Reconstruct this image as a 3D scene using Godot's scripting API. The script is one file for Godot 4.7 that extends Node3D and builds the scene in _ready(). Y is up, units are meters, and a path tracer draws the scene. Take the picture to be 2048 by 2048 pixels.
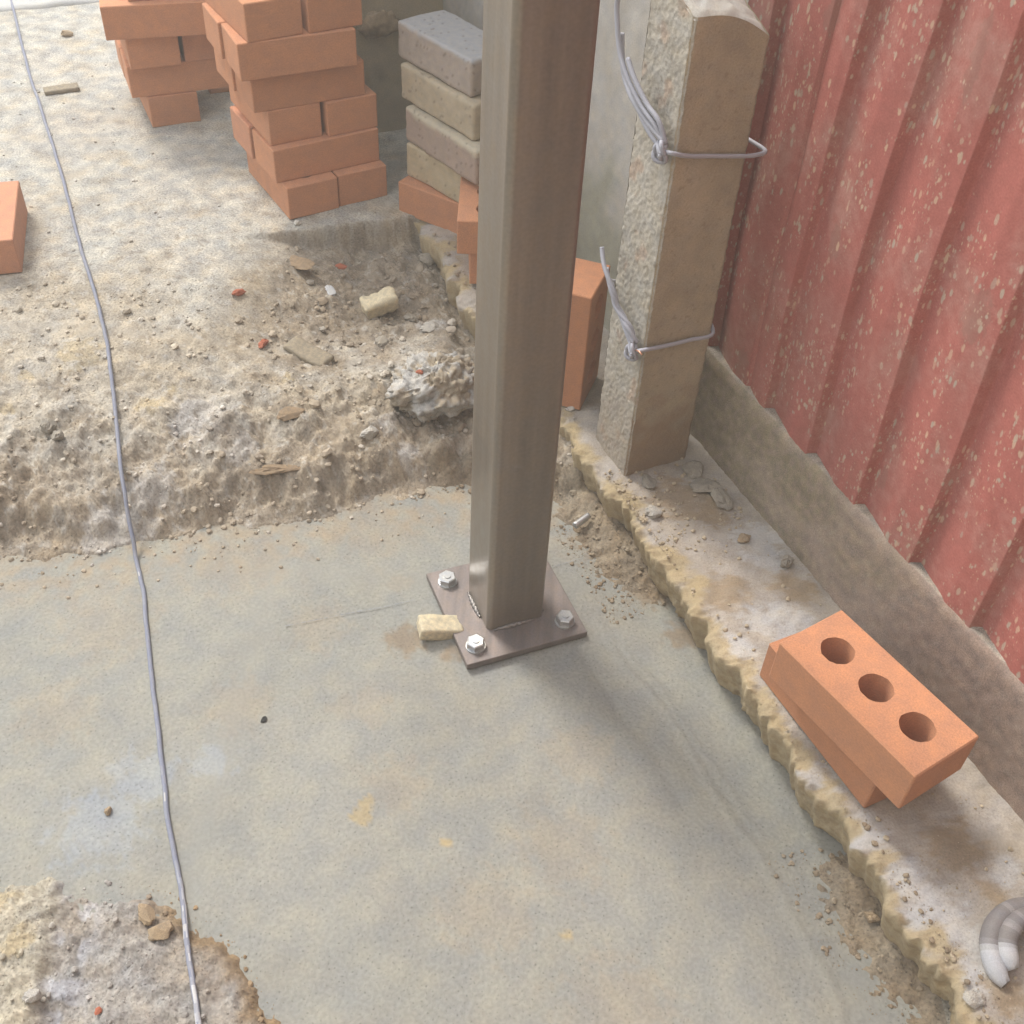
extends Node3D
# A steel column bolted to a fresh concrete floor beside a red sheet fence. Metres, y up; the fresh floor lies at y = 0.

const FENCE_O := Vector3(.385, .08, -1.185)          # a point on the face of the plinth board
const D := Vector3(.4462, 0, .8949)                  # along the fence, towards the viewer
const N := Vector3(-.8949, 0, .4462)                 # out of the fence, into the yard
const EDGE := [[-2.0, .205], [-.896, .207], [-.783, .213], [-.664, .215], [-.33, .186], [-.194, .188], [-.087, .186], [-.023, .187], [.094, .190], [.139, .192], [.209, .187], [.273, .196], [.345, .205], [.395, .201], [.442, .198], [.493, .198], [.557, .210], [.597, .207], [.651, .209], [.684, .217], [2.2, .23]]
const FOOT := [[-2.5, -1.02], [-.75, -1.108], [-.657, -1.121], [-.567, -1.151], [-.456, -1.189], [-.331, -1.217], [-.223, -1.269], [-.084, -1.318], [.07, -1.30], [.2, -1.27], [1.0, -1.27]]
const PATCH := [[-2.0, -.60], [-.563, -.607], [-.49, -.625], [-.419, -.617], [-.348, -.60], [-.284, -.561], [-.235, -.499], [-.206, -.466], [-.15, -.38], [-.1, -.2]]

var n1 := FastNoiseLite.new()
var n2 := FastNoiseLite.new()
var n3 := FastNoiseLite.new()
var cell := FastNoiseLite.new()
var rng := RandomNumberGenerator.new()
var used := {}
var M := {}


func _ready() -> void:
	setup_camera_and_light()
	rng.seed = 7
	n1.seed = 11; n1.noise_type = FastNoiseLite.TYPE_SIMPLEX_SMOOTH; n1.fractal_octaves = 4; n1.frequency = 1.0
	n2.seed = 23; n2.noise_type = FastNoiseLite.TYPE_SIMPLEX_SMOOTH; n2.fractal_octaves = 3; n2.frequency = 1.0
	n3.seed = 5; n3.noise_type = FastNoiseLite.TYPE_SIMPLEX_SMOOTH; n3.fractal_type = FastNoiseLite.FRACTAL_NONE; n3.frequency = 1.0
	cell.seed = 3; cell.noise_type = FastNoiseLite.TYPE_CELLULAR; cell.fractal_type = FastNoiseLite.FRACTAL_NONE; cell.frequency = 1.0
	cell.cellular_return_type = FastNoiseLite.RETURN_DISTANCE2_SUB
	make_materials()
	build_floor()
	build_ground()
	build_slab()
	build_fence()
	build_walls()
	build_bricks()
	build_post()
	build_column()
	build_cable()
	build_small_things()
	build_crumbs()


func setup_camera_and_light() -> void:
	var cam := Camera3D.new()
	cam.name = "camera"
	cam.transform = Transform3D(Basis(Vector3(.99817, .04355, -.04187), Vector3(-.06042, .71953, -.69183), Vector3(0, .69309, .72085)).orthonormalized(), Vector3(0, 1.22, 0))
	cam.fov = 49.37
	cam.near = .05
	cam.far = 200.0
	add_child(cam)
	cam.current = true
	var sky_mat := ProceduralSkyMaterial.new()
	sky_mat.sky_top_color = Color(.87, .885, .91)
	sky_mat.sky_horizon_color = Color(.94, .94, .935)
	sky_mat.sky_curve = .2
	sky_mat.ground_bottom_color = Color(.35, .33, .3)
	sky_mat.ground_horizon_color = Color(.6, .6, .58)
	var sky := Sky.new()
	sky.sky_material = sky_mat
	var env := Environment.new()
	env.background_mode = Environment.BG_SKY
	env.sky = sky
	env.tonemap_mode = Environment.TONE_MAPPER_LINEAR
	env.background_energy_multiplier = .86
	env.tonemap_exposure = 3.85
	env.fog_enabled = true
	env.fog_density = .06
	env.fog_light_color = Color(.96, .95, .92)
	env.sdfgi_enabled = true
	env.ssao_enabled = true
	env.ssil_enabled = true
	var we := WorldEnvironment.new()
	we.name = "world_environment"
	we.environment = env
	add_child(we)
	var sun := DirectionalLight3D.new()
	sun.name = "overcast_sun"
	sun.light_energy = .5
	sun.light_angular_distance = 16.0
	sun.light_color = Color(1, .97, .925)
	sun.shadow_enabled = true
	sun.basis = Basis.looking_at(Vector3(.42, -.78, .46), Vector3.UP)   # from the back left, high
	add_child(sun)


# ---------------------------------------------------------------- helpers
func numbered(called: String) -> String:
	used[called] = used.get(called, -1) + 1
	return called if used[called] == 0 else "%s_%03d" % [called, used[called]]

func tag(o: Node, label: String, category: String, group := "") -> void:
	o.set_meta("label", label)
	o.set_meta("category", category)
	if group: o.set_meta("group", group)

func obj(called: String, mesh: Mesh, mat: Material, parent: Node = self) -> MeshInstance3D:
	var o := MeshInstance3D.new()
	o.name = numbered(called) if parent == self else called
	o.mesh = mesh
	if mat: o.material_override = mat
	parent.add_child(o, true)
	return o

func thing(called: String, at: Vector3, turn := 0.0) -> Node3D:
	var o := Node3D.new()
	o.name = numbered(called)
	add_child(o, true)
	o.position = at
	o.rotation.y = turn
	return o

func structure(o: Node) -> void:
	o.set_meta("kind", "structure")

func sm(a: float, b: float, x: float) -> float:
	return smoothstep(a, b, x)

func table(t: Array, x: float) -> float:
	if x <= t[0][0]: return t[0][1]
	for i in range(1, t.size()):
		if x <= t[i][0]:
			return lerpf(t[i - 1][1], t[i][1], (x - t[i - 1][0]) / (t[i][0] - t[i - 1][0]))
	return t[-1][1]

func u_of(x: float, z: float) -> float: return (x - FENCE_O.x) * D.x + (z - FENCE_O.z) * D.z
func w_of(x: float, z: float) -> float: return (x - FENCE_O.x) * N.x + (z - FENCE_O.z) * N.z
func fp(u: float, w: float, y: float) -> Vector3:
	return Vector3(FENCE_O.x + D.x * u + N.x * w, y, FENCE_O.z + D.z * u + N.z * w)

func quad(st: SurfaceTool, a: Vector3, b: Vector3, c: Vector3, d: Vector3, out: Vector3) -> void:
	var nrm := (c - a).cross(b - a).normalized()
	if nrm.dot(out) < 0:
		var t := b; b = d; d = t
		nrm = -nrm
	for p in [a, b, c, a, c, d]:
		st.set_normal(nrm)
		st.add_vertex(p)

func tri(st: SurfaceTool, a: Vector3, b: Vector3, c: Vector3, out: Vector3) -> void:
	var nrm := (c - a).cross(b - a).normalized()
	if nrm.dot(out) < 0:
		var t := b; b = c; c = t
		nrm = -nrm
	for p in [a, b, c]:
		st.set_normal(nrm)
		st.add_vertex(p)

func begin() -> SurfaceTool:
	var st := SurfaceTool.new()
	st.begin(Mesh.PRIMITIVE_TRIANGLES)
	return st

# box with chamfered edges, centred on its base
func chamfer_box(st: SurfaceTool, size: Vector3, ch: float, at := Transform3D(), caps := true) -> void:
	var h := size * .5
	var c := Vector3(0, h.y, 0)
	for axis in 3:
		var e1 := (axis + 1) % 3
		var e2 := (axis + 2) % 3
		for s in [-1.0, 1.0]:
			if axis == 1 and not caps: continue
			var p := []
			for k in [[-1, -1], [1, -1], [1, 1], [-1, 1]]:
				var v := Vector3.ZERO
				v[axis] = s * h[axis]
				v[e1] = k[0] * (h[e1] - ch)
				v[e2] = k[1] * (h[e2] - ch)
				p.append(at * (v + c))
			var out := Vector3.ZERO
			out[axis] = s
			quad(st, p[0], p[1], p[2], p[3], at.basis * out)
		for s1 in [-1.0, 1.0]:
			for s2 in [-1.0, 1.0]:
				var q := []
				for k in [[-1, 0], [1, 0], [1, 1], [-1, 1]]:
					var v := Vector3.ZERO
					v[axis] = k[0] * (h[axis] - ch)
					v[e1] = s1 * (h[e1] - (ch if k[1] == 0 else 0.0))
					v[e2] = s2 * (h[e2] - (0.0 if k[1] == 0 else ch))
					q.append(at * (v + c))
				var o := Vector3.ZERO
				o[e1] = s1
				o[e2] = s2
				quad(st, q[0], q[1], q[2], q[3], at.basis * o)
	for sx in [-1.0, 1.0]:
		for sy in [-1.0, 1.0]:
			for sz in [-1.0, 1.0]:
				var s := Vector3(sx, sy, sz)
				var a := s * h - Vector3(0, s.y * ch, s.z * ch)
				var b := s * h - Vector3(s.x * ch, 0, s.z * ch)
				var d := s * h - Vector3(s.x * ch, s.y * ch, 0)
				tri(st, at * (a + c), at * (b + c), at * (d + c), at.basis * s)

# indexed grid of points; smooth normals from neighbours
func grid_mesh(pts: PackedVector3Array, cols: PackedColorArray, nx: int, nz: int, keep = null) -> ArrayMesh:
	var nor := PackedVector3Array()
	nor.resize(pts.size())
	for j in nz:
		for i in nx:
			var k := j * nx + i
			var l := pts[k - 1] if i > 0 else pts[k]
			var r := pts[k + 1] if i < nx - 1 else pts[k]
			var u := pts[k - nx] if j > 0 else pts[k]
			var d := pts[k + nx] if j < nz - 1 else pts[k]
			nor[k] = (d - u).cross(r - l).normalized()
	var idx := PackedInt32Array()
	for j in nz - 1:
		for i in nx - 1:
			var a := j * nx + i
			if keep != null and not keep.call(a, a + 1, a + nx, a + nx + 1): continue
			idx.append_array([a, a + 1, a + nx + 1, a, a + nx + 1, a + nx])
	var arr := []
	arr.resize(Mesh.ARRAY_MAX)
	arr[Mesh.ARRAY_VERTEX] = pts
	arr[Mesh.ARRAY_NORMAL] = nor
	if cols.size(): arr[Mesh.ARRAY_COLOR] = cols
	arr[Mesh.ARRAY_INDEX] = idx
	var m := ArrayMesh.new()
	m.add_surface_from_arrays(Mesh.PRIMITIVE_TRIANGLES, arr)
	return m

# subdivided box with rounded, worn edges, centred on its base; paint(p, face) gives the vertex colour
func worn_box(size: Vector3, r: float, step: float, amp: float, seed_: float, paint = null, freq := 60.0) -> ArrayMesh:
	var st := begin()
	var h := size * .5
	for axis in 3:
		var e1 := (axis + 1) % 3
		var e2 := (axis + 2) % 3
		var c1 := maxi(2, int(ceil(size[e1] / step)))
		var c2 := maxi(2, int(ceil(size[e2] / step)))
		for s in [-1.0, 1.0]:
			var pts := []
			for j in c2 + 1:
				for i in c1 + 1:
					var v := Vector3.ZERO
					v[axis] = s * h[axis]
					v[e1] = lerpf(-h[e1], h[e1], float(i) / c1)
					v[e2] = lerpf(-h[e2], h[e2], float(j) / c2)
					var inner := Vector3(clampf(v.x, -h.x + r, h.x - r), clampf(v.y, -h.y + r, h.y - r), clampf(v.z, -h.z + r, h.z - r))
					var dir := (v - inner).normalized()
					var p := inner + dir * r
					var q := (p + Vector3(seed_, seed_ * 1.7, -seed_)) * freq
					p += dir * (n1.get_noise_3d(q.x, q.y, q.z) * amp + n3.get_noise_3d(q.x * .25, q.y * .25, q.z * .25) * amp * 1.2)
					pts.append(p + Vector3(0, h.y, 0))
			for j in c2:
				for i in c1:
					var a: int = j * (c1 + 1) + i
					var ids := [a, a + 1, a + c1 + 2, a, a + c1 + 2, a + c1 + 1]
					if s > 0: ids = [a, a + c1 + 2, a + 1, a, a + c1 + 1, a + c1 + 2]
					for k in ids:
						if paint != null: st.set_color(paint.call(pts[k], axis, s))
						st.add_vertex(pts[k])
	st.generate_normals()
	return st.commit()

# irregular lump; flat < 1 squashes it, facet > 0 gives flat broken sides
func lump(size: Vector3, seed_: float, amp: float, seg := 20, facet := 0) -> ArrayMesh:
	var st := begin()
	var rows := int(seg / 2.0)
	var planes := []
	var rg := RandomNumberGenerator.new()
	rg.seed = int(seed_ * 100) + 17
	for i in facet:
		planes.append([Vector3(rg.randfn(), rg.randfn(), rg.randfn()).normalized(), rg.randf_range(.55, .85)])
	var pts := []
	for j in rows + 1:
		var th := PI * j / rows
		for i in seg:
			var ph := TAU * i / seg
			var dir := Vector3(sin(th) * cos(ph), cos(th), sin(th) * sin(ph))
			var q := dir * 1.3 + Vector3(seed_, seed_, seed_) * 3.1
			var rr := 1.0 + n1.get_noise_3d(q.x, q.y, q.z) * amp + n1.get_noise_3d(q.x * 4, q.y * 4, q.z * 4) * amp * .4
			for pl in planes:
				var k: float = dir.dot(pl[0])
				if k > .05: rr = minf(rr, pl[1] / k)
			pts.append(Vector3(dir.x * size.x, dir.y * size.y, dir.z * size.z) * rr * .5)
	for j in rows:
		for i in seg:
			var a: Vector3 = pts[j * seg + i]
			var b: Vector3 = pts[j * seg + (i + 1) % seg]
			var c: Vector3 = pts[(j + 1) * seg + (i + 1) % seg]
			var d: Vector3 = pts[(j + 1) * seg + i]
			if facet: st.set_smooth_group(-1)
			for p in [a, b, c, a, c, d]: st.add_vertex(p)
	st.generate_normals()
	return st.commit()

func smooth_path(p: Array, sub: int) -> Array:
	var o := []
	for i in p.size() - 1:
		var p0: Vector3 = p[maxi(i - 1, 0)]
		var p1: Vector3 = p[i]
		var p2: Vector3 = p[i + 1]
		var p3: Vector3 = p[mini(i + 2, p.size() - 1)]
		for k in sub:
			o.append(p1.cubic_interpolate(p2, p0, p3, float(k) / sub))
	o.append(p[-1])
	return o

# round rod along a path; r may be a Callable(t, angle)
func rod(st: SurfaceTool, path: Array, r, sides := 10, paint = null) -> void:
	var rings := []
	var up := Vector3(.13, .97, .2).normalized()
	for i in path.size():
		var t: Vector3 = (path[mini(i + 1, path.size() - 1)] - path[maxi(i - 1, 0)]).normalized()
		up = (up - t * up.dot(t)).normalized()
		var side := t.cross(up)
		var ring := []
		for k in sides:
			var a := TAU * k / sides
			var rad: float = r.call(float(i) / (path.size() - 1), a) if r is Callable else r
			ring.append(path[i] + (up * cos(a) + side * sin(a)) * rad)
		rings.append(ring)
	for i in rings.size() - 1:
		for k in sides:
			var k2 := (k + 1) % sides
			if paint != null: st.set_color(paint.call(path[i], k))
			for p in [rings[i][k], rings[i][k2], rings[i + 1][k2], rings[i][k], rings[i + 1][k2], rings[i + 1][k]]:
				st.add_vertex(p)
	for e in [0, rings.size() - 1]:
		for k in range(1, sides - 1):
			var ids := [0, k, k + 1] if e > 0 else [0, k + 1, k]
			for q in ids: st.add_vertex(rings[e][q])

# ---------------------------------------------------------------- textures and materials
func noise_bytes(freq: float, size: int, seed_: int, type := FastNoiseLite.TYPE_SIMPLEX_SMOOTH, oct := 4) -> PackedByteArray:
	var f := FastNoiseLite.new()
	f.seed = seed_
	f.noise_type = type
	f.frequency = freq
	f.fractal_octaves = oct
	if oct == 1: f.fractal_type = FastNoiseLite.FRACTAL_NONE
	return f.get_seamless_image(size, size, false, false, .1, true).get_data()

func tex(data: PackedByteArray, w: int, h: int) -> ImageTexture:
	var im := Image.create_from_data(w, h, false, Image.FORMAT_RGB8, data)
	im.generate_mipmaps()
	return ImageTexture.create_from_image(im)

func normal_tex(height: PackedByteArray, size: int, strength: float) -> ImageTexture:
	var im := Image.create_from_data(size, size, false, Image.FORMAT_L8, height)
	im.convert(Image.FORMAT_RGBA8)
	im.bump_map_to_normal_map(strength)
	im.generate_mipmaps()
	return ImageTexture.create_from_image(im)

# multiplies a base colour: soft mottling, fine grain, dark pores and pale grains
func grain_tex(size: int, seed_: int, coarse: float, fine: float, pores: float, pale: float) -> Array:
	var a := noise_bytes(.012, size, seed_)
	var b := noise_bytes(.11, size, seed_ + 1)
	var c := noise_bytes(.2, size, seed_ + 2, FastNoiseLite.TYPE_SIMPLEX_SMOOTH, 1)
	var out := PackedByteArray()
	var hgt := PackedByteArray()
	out.resize(size * size * 3)
	hgt.resize(size * size)
	for i in size * size:
		var va := (a[i] - 128) / 128.0
		var vb := (b[i] - 128) / 128.0
		var vc := c[i] / 255.0
		var v := .80 + va * coarse + vb * fine
		var hh := 128.0 + vb * 70.0
		if vc < pores:
			v -= (pores - vc) * 2.2
			hh -= (pores - vc) * 300.0
		if vc > 1.0 - pale:
			v += (vc - 1.0 + pale) * 1.6
			hh += (vc - 1.0 + pale) * 200.0
		v = clampf(v, .05, 1.0)
		out[i * 3] = int(v * 255)
		out[i * 3 + 1] = int(clampf(v * (1.0 - va * .015), 0, 1) * 255)
		out[i * 3 + 2] = int(clampf(v * (1.0 - va * .05), 0, 1) * 255)
		hgt[i] = int(clampf(hh, 0, 255))
	return [tex(out, size, size), hgt]

func mat(called: String, color: Color, rough: float, albedo: Texture2D = null, nrm: Texture2D = null, nscale := 1.0, tri_scale := 1.0, vcol := false, metal := 0.0) -> StandardMaterial3D:
	var m := StandardMaterial3D.new()
	m.resource_name = called
	m.albedo_color = color.linear_to_srgb()
	m.roughness = rough
	m.metallic = metal
	m.vertex_color_use_as_albedo = vcol
	if albedo: m.albedo_texture = albedo
	if nrm:
		m.normal_enabled = true
		m.normal_texture = nrm
		m.normal_scale = nscale
	if tri_scale > 0:
		m.uv1_triplanar = true
		m.uv1_world_triplanar = true
		m.uv1_scale = Vector3.ONE * tri_scale
	M[called] = m
	return m

func stamp(img: PackedByteArray, w: int, h: int, cx: float, cy: float, rx: float, ry: float, col: Color, alpha: float, ragged: float) -> void:
	for y in range(int(cy - ry * 1.5), int(cy + ry * 1.5) + 1):
		for x in range(int(cx - rx * 1.5), int(cx + rx * 1.5) + 1):
			var e := Vector2((x - cx) / rx, (y - cy) / ry).length() + n1.get_noise_2d(x * .09, y * .05) * ragged
			if e > 1.0: continue
			var k := (posmod(y, h) * w + posmod(x, w)) * 3
			var f := alpha * minf(1.0, (1.0 - e) * 4.0 + .25)
			img[k] = int(lerpf(img[k], col.r * 255, f))
			img[k + 1] = int(lerpf(img[k + 1], col.g * 255, f))
			img[k + 2] = int(lerpf(img[k + 2], col.b * 255, f))

# flaking red paint: chalky red, many pale vertical flecks, greyer worn patches
func paint_tex(size: int) -> Array:
	var a := noise_bytes(.006, size, 61)
	var b := noise_bytes(.05, size, 62)
	var g := noise_bytes(.3, size, 63, FastNoiseLite.TYPE_SIMPLEX_SMOOTH, 2)
	var out := PackedByteArray()
	out.resize(size * size * 3)
	for i in size * size:
		var va := (a[i] - 128) / 128.0
		var vb := (b[i] - 128) / 128.0
		var vg := (g[i] - 128) / 128.0
		var wear := clampf(va * 1.1 + vb * .5 + .12, 0, 1) * .75
		var r := lerpf(.655, .65, wear) + vg * .05 + vb * .03
		var gg := lerpf(.385, .485, wear) + vg * .05 + vb * .02
		var bb := lerpf(.355, .45, wear) + vg * .05 + vb * .02
		out[i * 3] = int(clampf(r, 0, 1) * 255)
		out[i * 3 + 1] = int(clampf(gg, 0, 1) * 255)
		out[i * 3 + 2] = int(clampf(bb, 0, 1) * 255)
	var rg := RandomNumberGenerator.new()
	rg.seed = 99
	for i in 14:
		stamp(out, size, size, rg.randf() * size, rg.randf() * size, rg.randf_range(8, 22), rg.randf_range(18, 48), Color(.56, .42, .38), .4, .6)
	var done := 0
	while done < 11000:
		var x := rg.randf() * size
		var y := rg.randf() * size
		if n2.get_noise_2d(x * .012, y * .006) + rg.randf_range(-.35, .35) < .0: continue
		done += 1
		var r := .6 + pow(rg.randf(), 4.0) * 2.5
		var tone := rg.randf()
		stamp(out, size, size, x, y, r, r * rg.randf_range(1.0, 2.6), Color(.78, .66, .56).lerp(Color(.66, .62, .57), tone), rg.randf_range(.55, .98), .5)
	return [tex(out, size, size), g]

func make_materials() -> void:
	var conc := grain_tex(1024, 101, .05, .07, .15, .06)
	var conc_n := normal_tex(conc[1], 1024, 2.0)
	var soil := grain_tex(1024, 201, .12, .17, .22, .10)
	var soil_n := normal_tex(soil[1], 1024, 5.0)
	var clay := grain_tex(512, 301, .045, .07, .13, .09)
	var clay_n := normal_tex(clay[1], 512, 1.5)
	mat("floor", Color.WHITE, .82, conc[0], conc_n, .6, 1.3, true)
	mat("ground", Color.WHITE, .95, soil[0], soil_n, .8, 1.6, true)
	mat("slab", Color.WHITE, .92, conc[0], soil_n, .4, 2.1, true)
	mat("concrete", Color.WHITE, .9, conc[0], soil_n, .35, 2.6, true)
	mat("plinth", Color.WHITE, .9, soil[0], soil_n, .5, 3.3, true)
	mat("smooth_concrete", Color.WHITE, .85, conc[0], conc_n, .5, 1.7, true)
	for i in 4:
		var c: Color = [Color(.75, .35, .19), Color(.80, .375, .205), Color(.70, .32, .17), Color(.77, .365, .22)][i]
		mat("brick%d" % i, c, .9, clay[0], clay_n, .5, 5.0 + i * .35)
	mat("old_brick", Color.WHITE, .95, conc[0], soil_n, .3, 5.0, true)
	mat("stone", Color(.42, .38, .32), .95, soil[0], soil_n, .6, 6.0)
	mat("pale_stone", Color(.62, .59, .54), .95, soil[0], soil_n, .6, 6.0)
	mat("tan_stone", Color(.50, .38, .25), .95, soil[0], soil_n, .6, 6.0)
	mat("mortar", Color.WHITE, .95, soil[0], soil_n, 1.0, 4.0, true)
	mat("red_chip", Color(.55, .17, .09), .9, clay[0], clay_n, .6, 6.0)
	mat("fresh_wood", Color(.84, .74, .53), .9, soil[0], soil_n, .8, 9.0)
	mat("old_wood", Color(.36, .26, .165), .9, soil[0], soil_n, .8, 9.0)
	mat("grey_wood", Color(.40, .34, .25), .9, soil[0], soil_n, .8, 9.0)
	# bare mill steel: streaks along the tube
	var sa := noise_bytes(.02, 512, 501)
	var sb := noise_bytes(.15, 512, 502, FastNoiseLite.TYPE_SIMPLEX_SMOOTH, 2)
	var steel := PackedByteArray()
	var srough := PackedByteArray()
	steel.resize(512 * 512 * 3)
	srough.resize(512 * 512 * 3)
	for y in 512:
		for x in 512:
			var streak := (sa[10 * 512 + x] - 128) / 128.0 * .7 + (sa[200 * 512 + ((x * 3) & 511)] - 128) / 128.0 * .5 * sin(y * TAU / 512.0)
			var fine := (sb[y * 512 + x] - 128) / 128.0
			var cloud := (sa[y * 512 + ((x * 2) & 511)] - 128) / 128.0
			var v := .78 + streak * .13 + fine * .04 + cloud * .04
			var k := (y * 512 + x) * 3
			steel[k] = int(clampf(v, 0, 1) * 255)
			steel[k + 1] = int(clampf(v * (.965 - cloud * .02), 0, 1) * 255)
			steel[k + 2] = int(clampf(v * (.92 - cloud * .05), 0, 1) * 255)
			var r := int(clampf(.62 + cloud * .15 + streak * .1, 0, 1) * 255)
			srough[k] = r; srough[k + 1] = r; srough[k + 2] = r
	var stx := tex(steel, 512, 512)
	var m := mat("steel", Color(.40, .375, .35), .62, stx, null, 1, 2.2, false, .45)
	m.roughness_texture = tex(srough, 512, 512)
	m = mat("plate_steel", Color(.35, .325, .345), .5, stx, null, 1, 3.1, false, .5)
	m.roughness_texture = m.roughness_texture
	mat("weld", Color(.36, .34, .33), .45, clay[0], clay_n, 1.0, 20.0, false, .6)
	mat("zinc", Color(.80, .82, .84), .36, clay[0], null, 1, 9.0, false, .75)
	mat("cable", Color.WHITE, .8, clay[0], null, 1, 12.0, true)
	mat("flex", Color(.36, .37, .43), .5, null, null, 1, 0)
	mat("copper", Color(.75, .42, .28), .4, null, null, 1, 0, false, .8)
	mat("plastic_white", Color(.78, .80, .83), .55, clay[0], null, 1, 12.0)
	mat("pipe", Color.WHITE, .6, conc[0], conc_n, .4, 4.0, true)
	mat("black", Color(.012, .012, .012), .8)
	mat("chalk", Color(.36, .38, .42), .95, soil[0], null, 1, 6.0)
	mat("render", Color(.60, .48, .36), .95, soil[0], soil_n, .6, 1.0)
	var paint := paint_tex(1024)
	m = mat("red_sheet", Color.WHITE, .62, paint[0], normal_tex(paint[1], 1024, .8), .35, 0, true)
	m.texture_repeat = true


# ---------------------------------------------------------------- ground levels
func ridge_at(x: float, z: float, line: Array, width: float) -> float:
	var best := 9.0
	for i in line.size() - 1:
		var a := Vector2(line[i][0], line[i][1])
		var b := Vector2(line[i + 1][0], line[i + 1][1])
		var q := Geometry2D.get_closest_point_to_segment(Vector2(x, z), a, b)
		best = minf(best, q.distance_to(Vector2(x, z)))
	return exp(-pow(best / width, 2.0))

const RIDGE_A := [[.134, -1.045], [.177, -.963], [.225, -.895], [.268, -.815], [.317, -.706], [.357, -.627], [.387, -.548], [.40, -.42]]
const RIDGE_B := [[.171, -1.009], [.226, -.921], [.27, -.839], [.305, -.779], [.331, -.714]]
const RIDGE_C := [[.10, -1.0], [.15, -.90], [.20, -.82], [.245, -.74]]

func floor_y(x: float, z: float) -> float:
	var h := n1.get_noise_2d(x * 2.5, z * 2.5) * .006 + n2.get_noise_2d(x * 14, z * 14) * .0005 + n1.get_noise_2d(x * 60 + 9, z * 60) * .0003
	if x > .05 and x < .45 and z > -1.1 and z < -.4:
		var wob := n2.get_noise_2d(x * 9, z * 9) * .01
		h += ridge_at(x + wob, z, RIDGE_A, .005) * .0018 + ridge_at(x + wob, z, RIDGE_B, .004) * .0012 - ridge_at(x + wob, z + .01, RIDGE_C, .008) * .001
	return h

func slab_y(u: float, w: float) -> float:
	var h := .08 + .045 * clampf((-.4 - u) / .45, 0, 1)
	return h + n1.get_noise_2d(u * 9 + 3, w * 9) * .005 + n2.get_noise_2d(u * 45, w * 45) * .0018 + n1.get_noise_2d(u * 160, w * 160) * .0012

func edge_w(u: float) -> float:
	return table(EDGE, u) + n1.get_noise_2d(u * 14, 4.0) * .018 + n2.get_noise_2d(u * 31, 9.0) * .004 + n1.get_noise_2d(u * 110, 2.0) * .004

func ground_y(x: float, z: float) -> float:
	var u := u_of(x, z)
	var w := w_of(x, z)
	var s := table(FOOT, x) - z + n2.get_noise_2d(x * 9, z * 9) * .018 + n1.get_noise_2d(x * 30, z * 30) * .006
	var h: float
	var rough := 0.0
	if s < 0:
		h = s * .8 - .002
	else:
		h = .048 * sm(-.005, .075, s) + .04 * sm(.03, .22, s) + .042 * sm(.2, .6, s)
		rough = sm(0, .03, s) * lerpf(1.0, .08, sm(.13, .45, s))
	# dirt hollow in front of the edge of the old concrete
	var e := (x + .55) * -.329 + (z + 1.83) * -.944 + n2.get_noise_2d(x * 22, z * 22) * .006
	var hollow := sm(-.56, -.30, x) * sm(0.0, .014, -e) * (1.0 - sm(.2, .46, -e))
	hollow = maxf(hollow, (1.0 - sm(.21, .33, w)) * sm(-1.0, -.93, u) * (1.0 - sm(-.5, -.36, u)) * sm(0.0, .014, -e))
	h -= hollow * .058
	rough = maxf(rough, hollow * .85)
	if rough > .01:
		var big := n1.get_noise_2d(x * 13, z * 13)
		var clod := cell.get_noise_2d(x * 55, z * 55)
		var mid := n2.get_noise_2d(x * 38 + 4, z * 38)
		var fine := n1.get_noise_2d(x * 130, z * 130)
		h += rough * (big * .018 + mid * .0045 + fine * .0042 + (clod * .5 + .3) * .004)
	h += n1.get_noise_2d(x * 4, z * 4 + 3) * .004 * sm(.1, .5, s) + n1.get_noise_2d(x * 90, z * 90) * .0005
	# loose dirt along the foot of the slab and of the post
	var k := maxf(1.0 - sm(-.12, .10, u), .75 * sm(.40, .5, u)) * sm(-.32, -.2, u)
	if k > 0 and w < .42:
		var width := .05 + n2.get_noise_2d(u * 14, 2) * .03
		var hd := -.012 + k * .034 * exp(-maxf(0, w - .19) / maxf(width, .02)) + n1.get_noise_2d(x * 60, z * 60) * .006 + n1.get_noise_2d(x * 170, z * 170) * .003
		h = maxf(h, hd)
	# broken patch at the near left
	if x < -.1 and z > -.75:
		var q := z - table(PATCH, x) + n1.get_noise_2d(x * 22, z * 22) * .018
		var hp := -.006 + .018 * sm(0, .055, q) + n1.get_noise_2d(x * 26, z * 26) * .007 + n1.get_noise_2d(x * 90, z * 90) * .004 + n2.get_noise_2d(x * 170, z * 170) * .0022
		if q <= 0: hp = -.03
		var bx := -.487 + n2.get_noise_2d(z * 20, 5) * .012 + (z + .6) * .18
		hp += .008 * sm(bx + .004, bx - .012, x) * sm(0, .02, q) - .006 * exp(-pow((x - bx - .03) / .03, 2)) * sm(0, .02, q)
		h = maxf(h, hp)
	if w < edge_w(u) - .02 and u > -1.0:
		h = minf(h, .02)
	return h

func top_y(x: float, z: float) -> float:
	var u := u_of(x, z)
	var w := w_of(x, z)
	if w > 0 and w < table(EDGE, u) - .012 and u > -1.0: return slab_y(u, w)
	return maxf(floor_y(x, z), ground_y(x, z))

func blob(x: float, z: float, list: Array) -> float:
	var best := 0.0
	for b in list:
		var dx: float = x - b[0]
		var dz: float = z - b[1]
		if absf(dx) > b[2] * 2.2 or absf(dz) > b[2] * 2.2: continue
		var e: float = sqrt(dx * dx + dz * dz) / b[2] + n1.get_noise_2d(x * 34, z * 34) * .75 + n2.get_noise_2d(x * 120, z * 120) * .3
		best = maxf(best, 1.0 - sm(.55, 1.1, e))
	return best

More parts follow.
